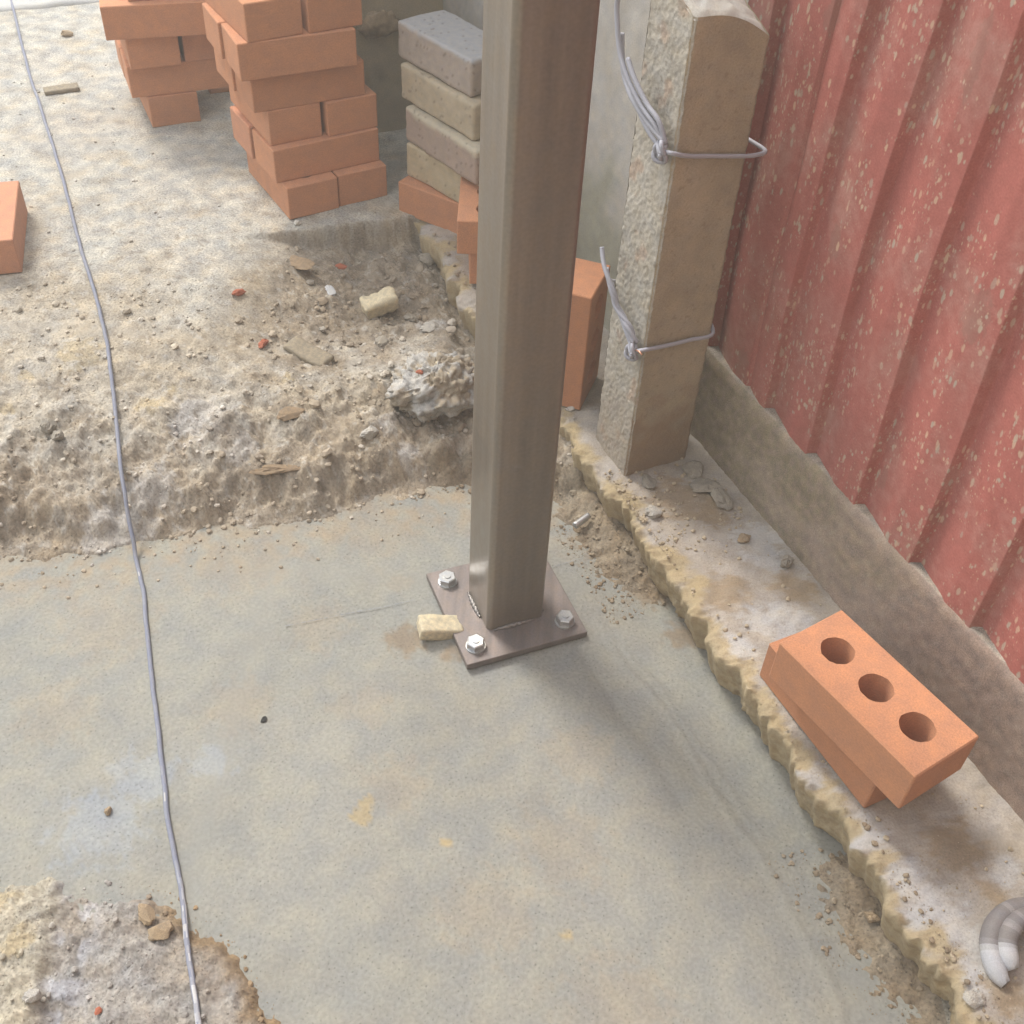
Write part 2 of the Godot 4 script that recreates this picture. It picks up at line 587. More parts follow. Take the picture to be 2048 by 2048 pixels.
const F_BLUE := [[-.470, -.682, .06], [-.438, -.750, .045], [-.359, -.779, .03]]
const F_TAN := [[-.345, -.870, .05], [-.172, -.883, .034], [-.158, -1.104, .02], [-.580, -.836, .055], [-.558, -.991, .075], [-.207, -.880, .024], [-.215, -1.210, .06], [.084, -.691, .06], [-.123, -.764, .045], [-.264, -1.014, .05], [.111, -.828, .05], [-.4, -1.12, .07], [0, -.6, .06], [.15, -.5, .07]]
const F_YELLOW := [[-.159, -.717, .015], [-.056, -.687, .007], [.092, -.581, .006], [-.159, -.736, .012]]
const F_BROWN := [[-.135, -1.000, .032], [-.073, -.976, .018], [.214, -1.124, .045], [.256, -1.035, .03], [.17, -1.2, .06]]

func build_floor() -> void:
	var step := .005
	var x0 := -1.15
	var z0 := -1.48
	var nx := int(1.95 / step)
	var nz := int(1.25 / step)
	var pts := PackedVector3Array()
	var cols := PackedColorArray()
	pts.resize(nx * nz)
	cols.resize(nx * nz)
	for j in nz:
		for i in nx:
			var x := x0 + i * step
			var z := z0 + j * step
			pts[j * nx + i] = Vector3(x, floor_y(x, z), z)
			var a := n1.get_noise_2d(x * 3.1 + 7, z * 3.1)
			var b := n1.get_noise_2d(x * 11, z * 11 + 5)
			var c := Color(.365, .37, .34).lerp(Color(.40, .40, .365), clampf(.5 + a, 0, 1))
			c = c.lerp(Color(.45, .395, .31), clampf(b * .25 + a * -.15, 0, .14))
			var near_foot := table(FOOT, x) - z + b * .05
			c = c.lerp(Color(.45, .375, .28), sm(-.16, -.01, near_foot) * clampf(.45 + n1.get_noise_2d(x * 28, z * 28) * 1.2, 0, 1))
			c = c.lerp(Color(.44, .375, .285), blob(x, z, F_TAN) * .36)
			c = c.lerp(Color(.42, .47, .53), blob(x, z, F_BLUE) * .55)
			c = c.lerp(Color(.60, .45, .20), blob(x, z, F_YELLOW) * .6)
			c = c.lerp(Color(.32, .235, .15), blob(x, z, F_BROWN) * .7)
			cols[j * nx + i] = c
	var o := obj("concrete_floor", grid_mesh(pts, cols, nx, nz), M.floor)
	structure(o)
	o.set_meta("label", "smooth grey trowelled concrete floor around the steel column")
	# the floor goes on behind the viewer
	var st := begin()
	st.set_color(Color(.49, .48, .42))
	quad(st, Vector3(-4, -.004, -.24), Vector3(1.6, -.004, -.24), Vector3(1.6, -.004, 3.4), Vector3(-4, -.004, 3.4), Vector3.UP)
	o = obj("concrete_floor", st.commit(), M.floor)
	structure(o)

const G_WHITE := [[-.585, -1.152, .06], [-.502, -1.355, .055], [-.210, -1.389, .022], [-.176, -1.346, .02], [-.160, -1.681, .03], [.107, -1.433, .035], [-.55, -1.22, .04], [-.43, -1.31, .03]]
const G_YELLOW := [[-.727, -1.477, .04], [-.561, -1.410, .012], [-.580, -1.371, .024], [-.798, -1.419, .015], [-.804, -1.342, .014], [-.384, -1.468, .012], [-.51, -.53, .018], [-.55, -.58, .02]]
const G_PALE := [[-.738, -1.978, .08], [-.696, -1.860, .07], [-.840, -1.843, .06], [-1.172, -2.564, .09], [-.721, -2.115, .05], [-1.0, -2.2, .12], [-.6, -1.75, .05]]  # pale dusty spots; the farthest one paints an overexposed bright spot
const G_DARK := [[-.685, -1.325, .035], [-.735, -1.401, .03], [-.460, -1.340, .035], [-.187, -1.413, .05], [-.109, -1.407, .04], [-.77, -1.2, .06], [-.40, -1.27, .04]]

func ground_color(x: float, z: float, h: float) -> Color:
	var s := table(FOOT, x) - z
	var a := n1.get_noise_2d(x * 4 + 1, z * 4)
	var b := n1.get_noise_2d(x * 14 + 31, z * 14)
	var g := n2.get_noise_2d(x * 60, z * 60)
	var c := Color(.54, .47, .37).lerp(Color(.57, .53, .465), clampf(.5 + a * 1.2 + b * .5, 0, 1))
	c = c.lerp(Color(.60, .595, .555), sm(.35, .8, s + a * .3) * clampf(.65 + b, 0, 1) * .9)  # far ground painted paler to carry the stronger light there
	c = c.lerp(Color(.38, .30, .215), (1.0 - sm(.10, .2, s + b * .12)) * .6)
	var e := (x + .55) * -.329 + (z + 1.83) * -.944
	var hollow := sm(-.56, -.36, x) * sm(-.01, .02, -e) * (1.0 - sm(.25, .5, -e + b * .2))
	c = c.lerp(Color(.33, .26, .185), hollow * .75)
	c = c.lerp(Color(.60, .57, .54), blob(x, z, G_WHITE) * .85)
	c = c.lerp(Color(.58, .55, .50), blob(x, z, G_PALE) * .55)
	c = c.lerp(Color(.58, .45, .24), blob(x, z, G_YELLOW) * .5)
	c = c.lerp(Color(.24, .185, .13), blob(x, z, G_DARK) * .6)
	# scattered pale mortar crumbs and darker clods, with an outline of their own
	c = c.lerp(Color(.64, .61, .56), sm(.34, .42, n2.get_noise_2d(x * 42 + 3, z * 42)) * .55 * (1.0 - sm(.5, .9, s)))
	c = c.lerp(Color(.24, .18, .12), sm(.30, .40, n2.get_noise_2d(x * 33 - 8, z * 33)) * .4 * (1.0 - sm(.6, 1.0, s)))
	c = c * (1.0 + g * .14)
	var u := u_of(x, z)
	var w := w_of(x, z)
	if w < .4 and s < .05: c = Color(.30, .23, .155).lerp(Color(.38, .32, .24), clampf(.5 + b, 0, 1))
	if x < -.1 and z > -.75:
		var q := z - table(PATCH, x)
		var bx := -.487 + (z + .6) * .18
		c = Color(.355, .315, .275).lerp(Color(.44, .425, .41), clampf(.45 + b * 1.1, 0, 1))
		c = c.lerp(Color(.34, .24, .14), (1.0 - sm(.025, .075, q + b * .03)) * sm(bx + .05, bx + .14, x))
		c = c.lerp(Color(.52, .475, .385), sm(bx + .01, bx - .01, x))
		c = c.lerp(Color(.60, .61, .66), exp(-pow((x - bx - .02 + b * .02) / .022, 2)) * sm(-.1, .15, n2.get_noise_2d(x * 25, z * 25)) * .8)
		c = c.lerp(Color(.58, .45, .24), blob(x, z, G_YELLOW) * .5)
		c = c * (1.0 + g * .16)
	c.a = 1.0
	return c

func terrain_piece(x0: float, x1: float, z0: float, z1: float, step: float) -> ArrayMesh:
	var nx := int(round((x1 - x0) / step)) + 1
	var nz := int(round((z1 - z0) / step)) + 1
	var pts := PackedVector3Array()
	var cols := PackedColorArray()
	pts.resize(nx * nz)
	cols.resize(nx * nz)
	for j in nz:
		for i in nx:
			var x := x0 + i * step
			var z := z0 + j * step
			var h := maxf(ground_y(x, z), -.03)
			pts[j * nx + i] = Vector3(x, h, z)
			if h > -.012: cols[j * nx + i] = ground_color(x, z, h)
	return grid_mesh(pts, cols, nx, nz, func(a, b, c, d): return maxf(maxf(pts[a].y, pts[b].y), maxf(pts[c].y, pts[d].y)) > -.011)

func build_ground() -> void:
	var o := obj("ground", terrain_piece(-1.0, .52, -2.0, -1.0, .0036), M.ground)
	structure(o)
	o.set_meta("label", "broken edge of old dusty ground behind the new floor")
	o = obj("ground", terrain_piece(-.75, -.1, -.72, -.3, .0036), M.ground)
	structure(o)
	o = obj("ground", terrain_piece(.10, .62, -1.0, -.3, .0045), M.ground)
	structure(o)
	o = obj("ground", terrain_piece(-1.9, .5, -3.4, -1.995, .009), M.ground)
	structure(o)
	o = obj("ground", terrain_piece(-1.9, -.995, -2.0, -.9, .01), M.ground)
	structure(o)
	var st := begin()
	st.set_color(Color(.50, .46, .38))
	quad(st, Vector3(-30, .122, -30), Vector3(1.5, .122, -30), Vector3(1.5, .122, -3.38), Vector3(-30, .122, -3.38), Vector3.UP)
	quad(st, Vector3(-30, .122, -3.38), Vector3(-1.89, .122, -3.38), Vector3(-1.89, .122, 20), Vector3(-30, .122, 20), Vector3.UP)
	quad(st, Vector3(1.5, .02, -30), Vector3(30, .02, -30), Vector3(30, .02, 20), Vector3(1.5, .02, 20), Vector3.UP)
	quad(st, Vector3(.5, .015, -3.38), Vector3(1.5, .015, -3.38), Vector3(1.5, .015, 0), Vector3(.5, .015, 0), Vector3.UP)
	o = obj("ground", st.commit(), M.ground)
	structure(o)
	# near-white slab added at the far left in place of a sunlit patch
	o = obj("sunlit_patch_slab", worn_box(Vector3(1.6, .05, .9), .006, .03, .003, 3.0, func(_p, _a, _s): return Color(.66, .66, .64)), M.smooth_concrete)
	o.position = Vector3(-1.62, .085, -3.2)
	o.rotation.y = deg_to_rad(26.0)
	structure(o)

# ---------------------------------------------------------------- slab along the fence
const S_WHITE := [[.360, -1.151, .04], [.371, -1.115, .026], [.379, -1.006, .04], [.336, -1.012, .032], [.483, -.583, .05], [.459, -.631, .04], [.508, -.521, .03], [.395, -.750, .03], [.582, -.646, .022], [.53, -.56, .03], [.43, -.68, .03], [.30, -.95, .03]]
const S_TAN := [[.300, -1.048, .04], [.402, -1.066, .036], [.556, -.619, .02], [.543, -.507, .024], [.250, -1.238, .05], [.529, -.675, .04], [.296, -1.218, .04]]

func build_slab() -> void:
	var du := .003
	var u0 := -1.0
	var nu := int(2.4 / du)
	var across := 34
	var down := 14
	var nw := across + down
	var pts := PackedVector3Array()
	var cols := PackedColorArray()
	pts.resize(nu * nw)
	cols.resize(nu * nw)
	for i in nu:
		var u := u0 + i * du
		var we := edge_w(u)
		for j in nw:
			var p: Vector3
			var c: Color
			if j < across:
				var w := lerpf(-.03, we, float(j) / (across - 1))
				var y := slab_y(u, w) - .010 * sm(we - .03, we, w) * (.6 + n1.get_noise_2d(u * 40, w * 40))
				p = fp(u, w, y)
				var b := n1.get_noise_2d(p.x * 16, p.z * 16)
				c = Color(.50, .44, .375).lerp(Color(.585, .53, .475), clampf(.5 + b * 1.3, 0, 1))
				c = c.lerp(Color(.70, .69, .685), blob(p.x, p.z, S_WHITE) * .8)
				c = c.lerp(Color(.40, .29, .17), blob(p.x, p.z, S_TAN) * .7)
				c = c.lerp(Color(.58, .46, .27), sm(we - .026 + b * .05, we - .010 + b * .05, w) * .85)
			else:
				var t := float(j - across + 1) / down
				var y0 := slab_y(u, we) - .010
				var y := lerpf(y0, -.03, t)
				var bulge := .005 * sin(t * PI) + clampf(.55 + n3.get_noise_2d(u * 5, 8.0) * 1.3, .1, 1.4) * ( n1.get_noise_3d(u * 21, y * 30, 2) * .008 + n1.get_noise_3d(u * 75, y * 90, 9) * .0035 + n1.get_noise_3d(u * 240, y * 240, 1) * .0035)
				var calm := table(EDGE, u) + n1.get_noise_2d(u * 14, 4.0) * .018 - .004
				p = fp(u, lerpf(we, calm, sm(.0, .35, t)) + bulge * sm(0, .15, t) - t * .030, y + n2.get_noise_3d(u * 60, t * 6, 4) * .003 * sin(t * PI))
				var g := n1.get_noise_2d(u * 50, y * 70)
				c = Color(.64, .525, .34).lerp(Color(.50, .385, .235), clampf(.4 + g * 1.7, 0, 1))
				c = c.lerp(Color(.66, .55, .35), sm(.15, .35, n2.get_noise_2d(u * 80, y * 80)) * .6)
			pts[i * nw + j] = p
			cols[i * nw + j] = c
	# rows run along u (towards the viewer), columns across it: mirror so that faces look up
	var q := PackedVector3Array()
	var qc := PackedColorArray()
	for i in nu:
		for j in range(nw - 1, -1, -1):
			q.append(pts[i * nw + j])
			qc.append(cols[i * nw + j])
	var o := obj("concrete_slab", grid_mesh(q, qc, nw, nu), M.slab)
	structure(o)
	o.set_meta("label", "old concrete strip with crumbling sandy edge along the fence foot")

# ---------------------------------------------------------------- fence
const FALLS := [-.249, -.145, -.092, .012, .122, .235, .345, .455, .565, .675, .785, .895, 1.005, 1.115, 1.225, 1.335, 1.445, 1.555, 1.665, 1.775]

func sheet_depth(u: float) -> float:
	for k in range(FALLS.size() - 1, -1, -1):
		var f: float = FALLS[k]
		if u >= f:
			var deep := .008 if k == 1 else .0135
			var gap: float = (FALLS[k + 1] - f) if k + 1 < FALLS.size() else .11
			var x := u - f
			var run := .006
			if x < run: return -.004 - deep * x / run
			return -.004 - deep * (1.0 - clampf((x / gap - .07) / .55, 0, 1))
	return -.004

# distance along the bent sheet, so that the paint does not stretch over the steps
func sheet_length(u: float) -> float:
	var l := u
	for f in FALLS:
		l += .012 * clampf((u - f) / .0065, 0, 1)
	return l

func sheet_mesh(ua: float, ub: float, y0: float, y1: float, back: float) -> ArrayMesh:
	var us := []
	var u := ua
	while u < ub:
		us.append(u)
		u += .008
	for f in FALLS:
		for e in [-.0015, -.0003, .0004, .002, .0045, .0061, .0069, .008]:
			if f + e > ua and f + e < ub: us.append(f + e)
	us.append(ub)
	us.sort()
	var rows := 46
	var verts := PackedVector3Array()
	var nor := PackedVector3Array()
	var uvs := PackedVector2Array()
	var cols := PackedColorArray()
	var tan := PackedFloat32Array()
	var idx := PackedInt32Array()
	for j in rows + 1:
		var y := lerpf(y0, y1, float(j) / rows)
		for i in us.size():
			var uu: float = us[i]
			var shift := sin(y * 4.2 + 1.1) * .005 + sm(.5, .95, y) * .016 * exp(-pow((uu + .03) / .12, 2)) + n3.get_noise_2d(y * 3, uu * 2) * .004
			var w := sheet_depth(uu) - back + n3.get_noise_2d(uu * 4, y * 3) * .0012
			verts.append(fp(uu + shift, w, y))
			var dd := (sheet_depth(uu + .0005) - sheet_depth(uu - .0005)) / .001
			nor.append((N - D * dd).normalized())
			uvs.append(Vector2(sheet_length(uu), -y))
			var dirt := n1.get_noise_2d(uu * 7, y * 7)
			var low := (1.0 - sm(.27, .46, y + dirt * .16 + sm(-.05, .35, uu) * .12))
			var c := Color(1, 1, 1).lerp(Color(.80, 1.25, 1.1), low * .55 * clampf(.65 + n1.get_noise_2d(uu * 40, y * 40) * 1.4, 0, 1))
			c = c.lerp(Color(.72, .80, .74), (1.0 - sm(-.26, .02, uu + dirt * .12)) * .6)
			c = c.lerp(Color(.84, .82, .80), clampf(n1.get_noise_2d(uu * 16 + 5, y * 5) * 1.4, 0, .7))
			cols.append(c)
			tan.append_array([D.x, 0.0, D.z, 1.0])
	var nu := us.size()
	for j in rows:
		for i in nu - 1:
			var a := j * nu + i
			idx.append_array([a, a + nu, a + nu + 1, a, a + nu + 1, a + 1])
	var arr := []
	arr.resize(Mesh.ARRAY_MAX)
	arr[Mesh.ARRAY_VERTEX] = verts
	arr[Mesh.ARRAY_NORMAL] = nor
	arr[Mesh.ARRAY_TEX_UV] = uvs
	arr[Mesh.ARRAY_COLOR] = cols
	arr[Mesh.ARRAY_TANGENT] = tan
	arr[Mesh.ARRAY_INDEX] = idx
	var m := ArrayMesh.new()
	m.add_surface_from_arrays(Mesh.PRIMITIVE_TRIANGLES, arr)
	return m

func build_fence() -> void:
	var f := thing("sheet_fence", Vector3.ZERO)
	tag(f, "red painted ribbed metal fence speckled with pale flecks", "fence")
	obj("cladding_sheet", sheet_mesh(-.30, -.139, .235, 1.85, .004), M.red_sheet, f)
	obj("cladding_sheet", sheet_mesh(-.1392, 1.95, .235, 1.85, .0), M.red_sheet, f)
	var rail := begin()
	for y in [.62, 1.55]:
		chamfer_box(rail, Vector3(.04, .05, 2.2), .003, Transform3D(Basis(N, Vector3.UP, D), fp(.82, -.075, y)))
	obj("rail", rail.commit(), M.grey_wood, f)
	# plinth board under the sheets
	var du := .006
	var u0 := -.30
	var nu := int(2.2 / du)
	var ny := 30
	var pts := PackedVector3Array()
	var cols := PackedColorArray()
	for i in nu:
		var u := u0 + i * du
		for j in ny:
			var y: float
			var w := 0.0
			if j < 22:
				y = lerpf(.06, .238, j / 21.0)
				w = -.003 * pow(sm(.228, .238, y), 2)
			else:
				y = .240 + n1.get_noise_2d(u * 50, j * .2) * .001
				w = lerpf(-.006, -.055, (j - 22) / 7.0)
			w += n1.get_noise_2d(u * 30, y * 30) * .0009 + n2.get_noise_2d(u * 110, y * 110) * .0009
			if j >= 21: y += n2.get_noise_2d(u * 30, 3) * .001
			pts.append(fp(u, w, y))
			var a := n1.get_noise_2d(u * 6, y * 9)
			var g := n1.get_noise_2d(u * 70, y * 70)
			var c := Color(.49, .385, .315).lerp(Color(.57, .465, .39), clampf(.5 + a + g * .8, 0, 1))
			c = c.lerp(Color(.31, .285, .15), (1.0 - sm(-.05, .22, u + a * .25)) * clampf(.55 + g * 1.2, 0, 1) * .7)
			c = c.lerp(Color(.40, .27, .225), sm(.1, .35, u + a * .2) * .5)
			c = c.lerp(Color(.55, .50, .43), sm(.22, .4, g) * .22)
			if j >= 22: c = Color(.52, .47, .40).lerp(Color(.40, .35, .29), clampf(.45 + g * 1.5, 0, 1))
			cols.append(c)
	var b := obj("plinth_board", grid_mesh(pts, cols, ny, nu), M.plinth)
	tag(b, "mossy brown concrete plinth board under the red fence", "plinth")


func slab_panel(u0: float, u1: float, y0: float, y1: float, w: float, color: Callable, step := .012) -> ArrayMesh:
	var nu := int((u1 - u0) / step) + 1
	var ny := int((y1 - y0) / step) + 1
	var pts := PackedVector3Array()
	var cols := PackedColorArray()
	for i in nu:
		var u := u0 + (u1 - u0) * i / (nu - 1)
		for j in ny:
			var y := y0 + (y1 - y0) * j / (ny - 1)
			pts.append(fp(u, w + n1.get_noise_2d(u * 14, y * 14) * .003 + n1.get_noise_2d(u * 60, y * 60) * .0012, y))
			cols.append(color.call(u, y))
	return grid_mesh(pts, cols, ny, nu)

func build_walls() -> void:
	# grey concrete panels that carry on the fence line beyond the old post
	var wall := thing("panel_wall", Vector3.ZERO)
	tag(wall, "pale grey concrete panel wall glimpsed between column and old post", "wall")
	var grey := func(u, y):
		var a := n1.get_noise_2d(u * 9, y * 9)
		var g := n2.get_noise_2d(u * 70, y * 70)
		var c := Color(.74, .72, .69).lerp(Color(.66, .62, .565), clampf(.4 + a * 1.4, 0, 1))
		c = c.lerp(Color(.30, .29, .17), (1.0 - sm(.25, .42, y + a * .15)) * .6)
		return c * (1.0 + g * .12)
	obj("panel", slab_panel(-1.36, -.303, .05, .95, .004, grey), M.concrete, wall)
	obj("panel", slab_panel(-1.36, -.303, .955, 1.85, .004, grey), M.concrete, wall)
	# short return wall behind the brick stacks
	var back := begin()
	var bw := thing("return_wall", Vector3.ZERO)
	tag(bw, "dark olive brown concrete wall behind the brick stacks", "wall")
	var nu := 40
	var ny := 110
	var pts := PackedVector3Array()
	var cols := PackedColorArray()
	for i in nu:
		var w := -.02 + .42 * i / (nu - 1)
		for j in ny:
			var y := .05 + 1.65 * j / (ny - 1)
			pts.append(fp(-1.31 + n1.get_noise_2d(w * 14, y * 14) * .004, w, y))
			var a := n1.get_noise_2d(w * 9 + 4, y * 9)
			cols.append(Color(.56, .475, .33).lerp(Color(.62, .53, .39), clampf(.5 + a * 1.2, 0, 1)))
	var mesh := grid_mesh(pts, cols, ny, nu)
	obj("wall_face", mesh, M.concrete, bw)
	chamfer_box(back, Vector3(.42, 1.65, .10), .004, Transform3D(Basis(-N, Vector3.UP, D), fp(-1.375, .19, .05)))
	obj("wall_core", back.commit(), M.stone, bw)
	var patch := obj("mortar_patch", lump(Vector3(.085, .05, .02), 4.4, .5, 22), M.tan_stone, bw)
	patch.position = fp(-1.306, .145, .358)
	patch.rotation.y = atan2(D.x, D.z)
	# unseen wall added behind the viewer to keep the sky off everything facing it
	var st := begin()
	chamfer_box(st, Vector3(9.0, 4.8, .3), .01, Transform3D(Basis(-N, Vector3.UP, D), fp(2.3, 3.2, -.02)))
	var o := obj("house_wall", st.commit(), M.render)
	tag(o, "tall brown unseen wall added behind the viewer to block sky light", "wall")


# ---------------------------------------------------------------- bricks
var brick_meshes := []

func brick_mesh(seed_: int) -> ArrayMesh:
	var rg := RandomNumberGenerator.new()
	rg.seed = seed_
	var L := .215
	var Dp := .1025
	var H := .065
	var ch := .0016
	var st := begin()
	chamfer_box(st, Vector3(L, H, Dp), ch, Transform3D(), false)
	var cx := [-.0625, 0.0, .0625]
	var xb := [-L / 2 + ch, -.031, .031, L / 2 - ch]
	var zb := Dp / 2 - ch
	var seg := 30
	for k in 3:
		var radii := []
		for i in seg: radii.append(.0205 + rg.randf_range(-.0007, .0004))
		var angles := []
		for i in seg: angles.append([TAU * i / seg, i])
		for y in [0.0, H]:
			var up := Vector3.UP if y > 0 else Vector3.DOWN
			for i in seg:
				var i2 := (i + 1) % seg
				var a0 := TAU * i / seg
				var a1 := TAU * (i + 1) / seg
				var inner0: Vector3 = Vector3(cx[k] + cos(a0) * radii[i], y, sin(a0) * radii[i])
				var inner1: Vector3 = Vector3(cx[k] + cos(a1) * radii[i2], y, sin(a1) * radii[i2])
				var o0 := rect_hit(cx[k], a0, xb[k], xb[k + 1], zb, y)
				var o1 := rect_hit(cx[k], a1, xb[k], xb[k + 1], zb, y)
				quad(st, inner0, o0, o1, inner1, up)
				if absf(o0.x - o1.x) > 1e-5 and absf(o0.z - o1.z) > 1e-5:
					var corner := Vector3(xb[k + 1] if cos(a0) + cos(a1) > 0 else xb[k], y, zb if sin(a0) + sin(a1) > 0 else -zb)
					tri(st, o0, corner, o1, up)
		for i in seg:
			var i2 := (i + 1) % seg
			var a0 := TAU * i / seg
			var a1 := TAU * (i + 1) / seg
			var d0 := Vector3(cos(a0), 0, sin(a0))
			var d1 := Vector3(cos(a1), 0, sin(a1))
			var c := Vector3(cx[k], 0, 0)
			var p := [c + d0 * radii[i], c + d1 * radii[i2], c + d1 * radii[i2] + Vector3(0, H, 0), c + d0 * radii[i] + Vector3(0, H, 0)]
			var nn := [-d0, -d1, -d1, -d0]
			for q in [0, 2, 1, 0, 3, 2]:
				st.set_normal(nn[q])
				st.add_vertex(p[q])
	return st.commit()

func rect_hit(cx: float, a: float, x0: float, x1: float, zb: float, y: float) -> Vector3:
	var c := cos(a)
	var s := sin(a)
	var t := 9.0
	if c > 1e-6: t = minf(t, (x1 - cx) / c)
	if c < -1e-6: t = minf(t, (x0 - cx) / c)
	if s > 1e-6: t = minf(t, zb / s)
	if s < -1e-6: t = minf(t, -zb / s)
	return Vector3(cx + c * t, y, s * t)

func brick(at: Vector3, yaw: float, label: String, group := "", tilt := Vector3.ZERO) -> MeshInstance3D:
	if brick_meshes.is_empty():
		for i in 3: brick_meshes.append(brick_mesh(40 + i))
	var o := obj("brick", brick_meshes[rng.randi() % 3], M["brick%d" % (rng.randi() % 4)])
	o.position = at
	o.rotation = Vector3(deg_to_rad(tilt.x), deg_to_rad(yaw), deg_to_rad(tilt.z))
	tag(o, label, "brick", group)
	return o

func build_bricks() -> void:
	var g := "bricks of the taller stack"
	brick(Vector3(-.4716, .13, -2.0158), 123.0, "end-on red brick at the bottom left of the nearer tall stack", g)
	brick(Vector3(-.3854, .13, -2.0768), 123.0, "end-on red brick at the bottom right of the nearer tall stack", g)
	brick(Vector3(-.4172, .195, -2.0161), 33.5, "long-side red brick in second course of the nearer tall stack, front", g)
	brick(Vector3(-.480, .195, -2.106), 33.0, "red brick in second course of the nearer tall stack, behind the front one", g)
	brick(Vector3(-.4999, .26, -2.0506), 122.5, "end-on red brick, left of the pair in third course of nearer tall stack", g)
	brick(Vector3(-.4024, .26, -2.1019), 123.0, "end-on red brick, right of the pair in third course of nearer tall stack", g)
	brick(Vector3(-.4394, .325, -2.0221), 30.0, "long-side red brick in fourth course of the nearer tall stack, front", g)
	brick(Vector3(-.497, .325, -2.110), 31.0, "red brick in fourth course of the nearer tall stack, behind the front one", g)
	brick(Vector3(-.4473, .39, -2.0003), 28.0, "long-side red brick jutting out in fifth course of the nearer tall stack", g)
	brick(Vector3(-.503, .39, -2.092), 29.0, "red brick in fifth course of the nearer tall stack, behind the jutting one", g)
	brick(Vector3(-.5160, .455, -2.0304), 123.0, "red brick jutting left on top of the nearer tall stack", g)
	brick(Vector3(-.4200, .455, -2.0880), 123.0, "red brick on top of the nearer tall stack, right of the jutting one", g)
	g = "bricks of the farther stack"
	brick(Vector3(-.8141, .13, -2.3646), 116.0, "single end-on red brick at the bottom of the farther stack", g)
	brick(Vector3(-.660, .13, -2.52), 26.0, "red brick at the bottom back of the farther stack, in shadow", g)
	brick(Vector3(-.7656, .195, -2.3302), 24.0, "long-side red brick in second course of the farther stack", g)
	brick(Vector3(-.809, .195, -2.425), 24.0, "red brick in second course of the farther stack, behind the front one", g)
	brick(Vector3(-.8275, .26, -2.3463), 114.5, "end-on red brick, left of the pair in third course of farther stack", g)
	brick(Vector3(-.7300, .26, -2.4020), 114.5, "end-on red brick, right of the pair in third course of farther stack", g)
	brick(Vector3(-.7739, .325, -2.2895), 18.0, "long-side red brick jutting forward in fourth course of the farther stack", g)
	brick(Vector3(-.807, .325, -2.387), 18.0, "red brick in fourth course of the farther stack, behind the jutting one", g)
	brick(Vector3(-.800, .39, -2.362), 108.0, "red brick on top of the farther stack, left one", g)
	brick(Vector3(-.698, .39, -2.395), 108.0, "red brick on top of the farther stack, right one", g)
	brick(Vector3(-.9626, .131, -1.7498), -72.8, "red perforated brick lying alone at the left edge of the view")
	g = "bricks lying on the slab by the fence"
	brick(Vector3(.4281, .1455, -.7969), -55.2, "red brick with three round holes on top, upper of two by the fence")
	brick(Vector3(.4275, .0815, -.8370), -62.0, "red brick underneath the three-holed brick by the fence")
	# standing on end beside the old post
	var o := brick(Vector3(.0846, .083 + .1075, -1.488), 0, "red brick standing on its end between the column and old post")
	o.basis = Basis(Vector3.UP, deg_to_rad(-17.4)) * Basis(Vector3.FORWARD, PI / 2)
	o.position = Vector3(.0846, .0835 + .1075, -1.488) - o.basis * Vector3(0, .0325, 0)
	# red bricks under and beside the old ones
	brick(Vector3(-.1372, .125, -1.9509), -31.0, "red brick lying under the stack of four old worn bricks")
	brick(Vector3(-.0600, .117, -1.8450), 95.0, "red brick on the slab, mostly hidden behind the column")
	brick(Vector3(-.0770, .183, -1.8335), 92.0, "red perforated brick peeping out left of the column")
	# four worn old bricks
	var tones := [
		[Color(.72, .61, .43), Color(.64, .53, .36)],
		[Color(.58, .45, .38), Color(.53, .42, .35)],
		[Color(.68, .58, .43), Color(.61, .51, .37)],
		[Color(.58, .49, .43), Color(.52, .44, .38)]]
	var spots := [Vector3(-.125, .19, -1.9537), Vector3(-.132, .257, -1.9505), Vector3(-.1419, .324, -1.9842), Vector3(-.1486, .391, -2.0099)]
	var yaws := [-43.0, -49.0, -48.5, -48.5]
	var labels := ["yellowish old brick, lowest of the four worn bricks behind the column", "pinkish worn old brick with cream upper edge, second from bottom behind the column", "cream olive old brick, third from bottom of the worn stack", "grey old brick with sky-lit top painted pale, topmost of the worn stack"]
	for i in 4:
		var t: Array = tones[i]
		var idx := i
		var paint := func(p, axis, s):
			var a := n1.get_noise_3d(p.x * 30 + idx * 7, p.y * 30, p.z * 30)
			var c: Color = t[0].lerp(t[1], clampf(.5 + a * 1.5, 0, 1))
			if idx == 1:
				c = c.lerp(Color(.72, .64, .50), sm(.052, .062, p.y + a * .008))
			if idx == 3:
				c = c.lerp(Color(.58, .58, .60), sm(.056, .064, p.y + a * .006))  # bluish skylight on the top face, painted into the colour
			c = c.lerp(Color(.20, .15, .12), sm(.42, .5, n2.get_noise_3d(p.x * 90, p.y * 90, p.z * 90 + idx * 5)) * .6)
			return c
		var b := obj("old_brick", worn_box(Vector3(.222, .0655, .106), .005, .0045, .0013, 3.0 + i * 2.3, paint, 45.0), M.old_brick)
		b.position = spots[i]
		b.rotation.y = deg_to_rad(yaws[i])
		tag(b, labels[i], "brick", "worn old bricks")


# ---------------------------------------------------------------- old concrete post with its cable ties
const POST_F := Vector3(.1696, 0, -1.279)
const POST_R := Vector3(.88, 0, -.475)

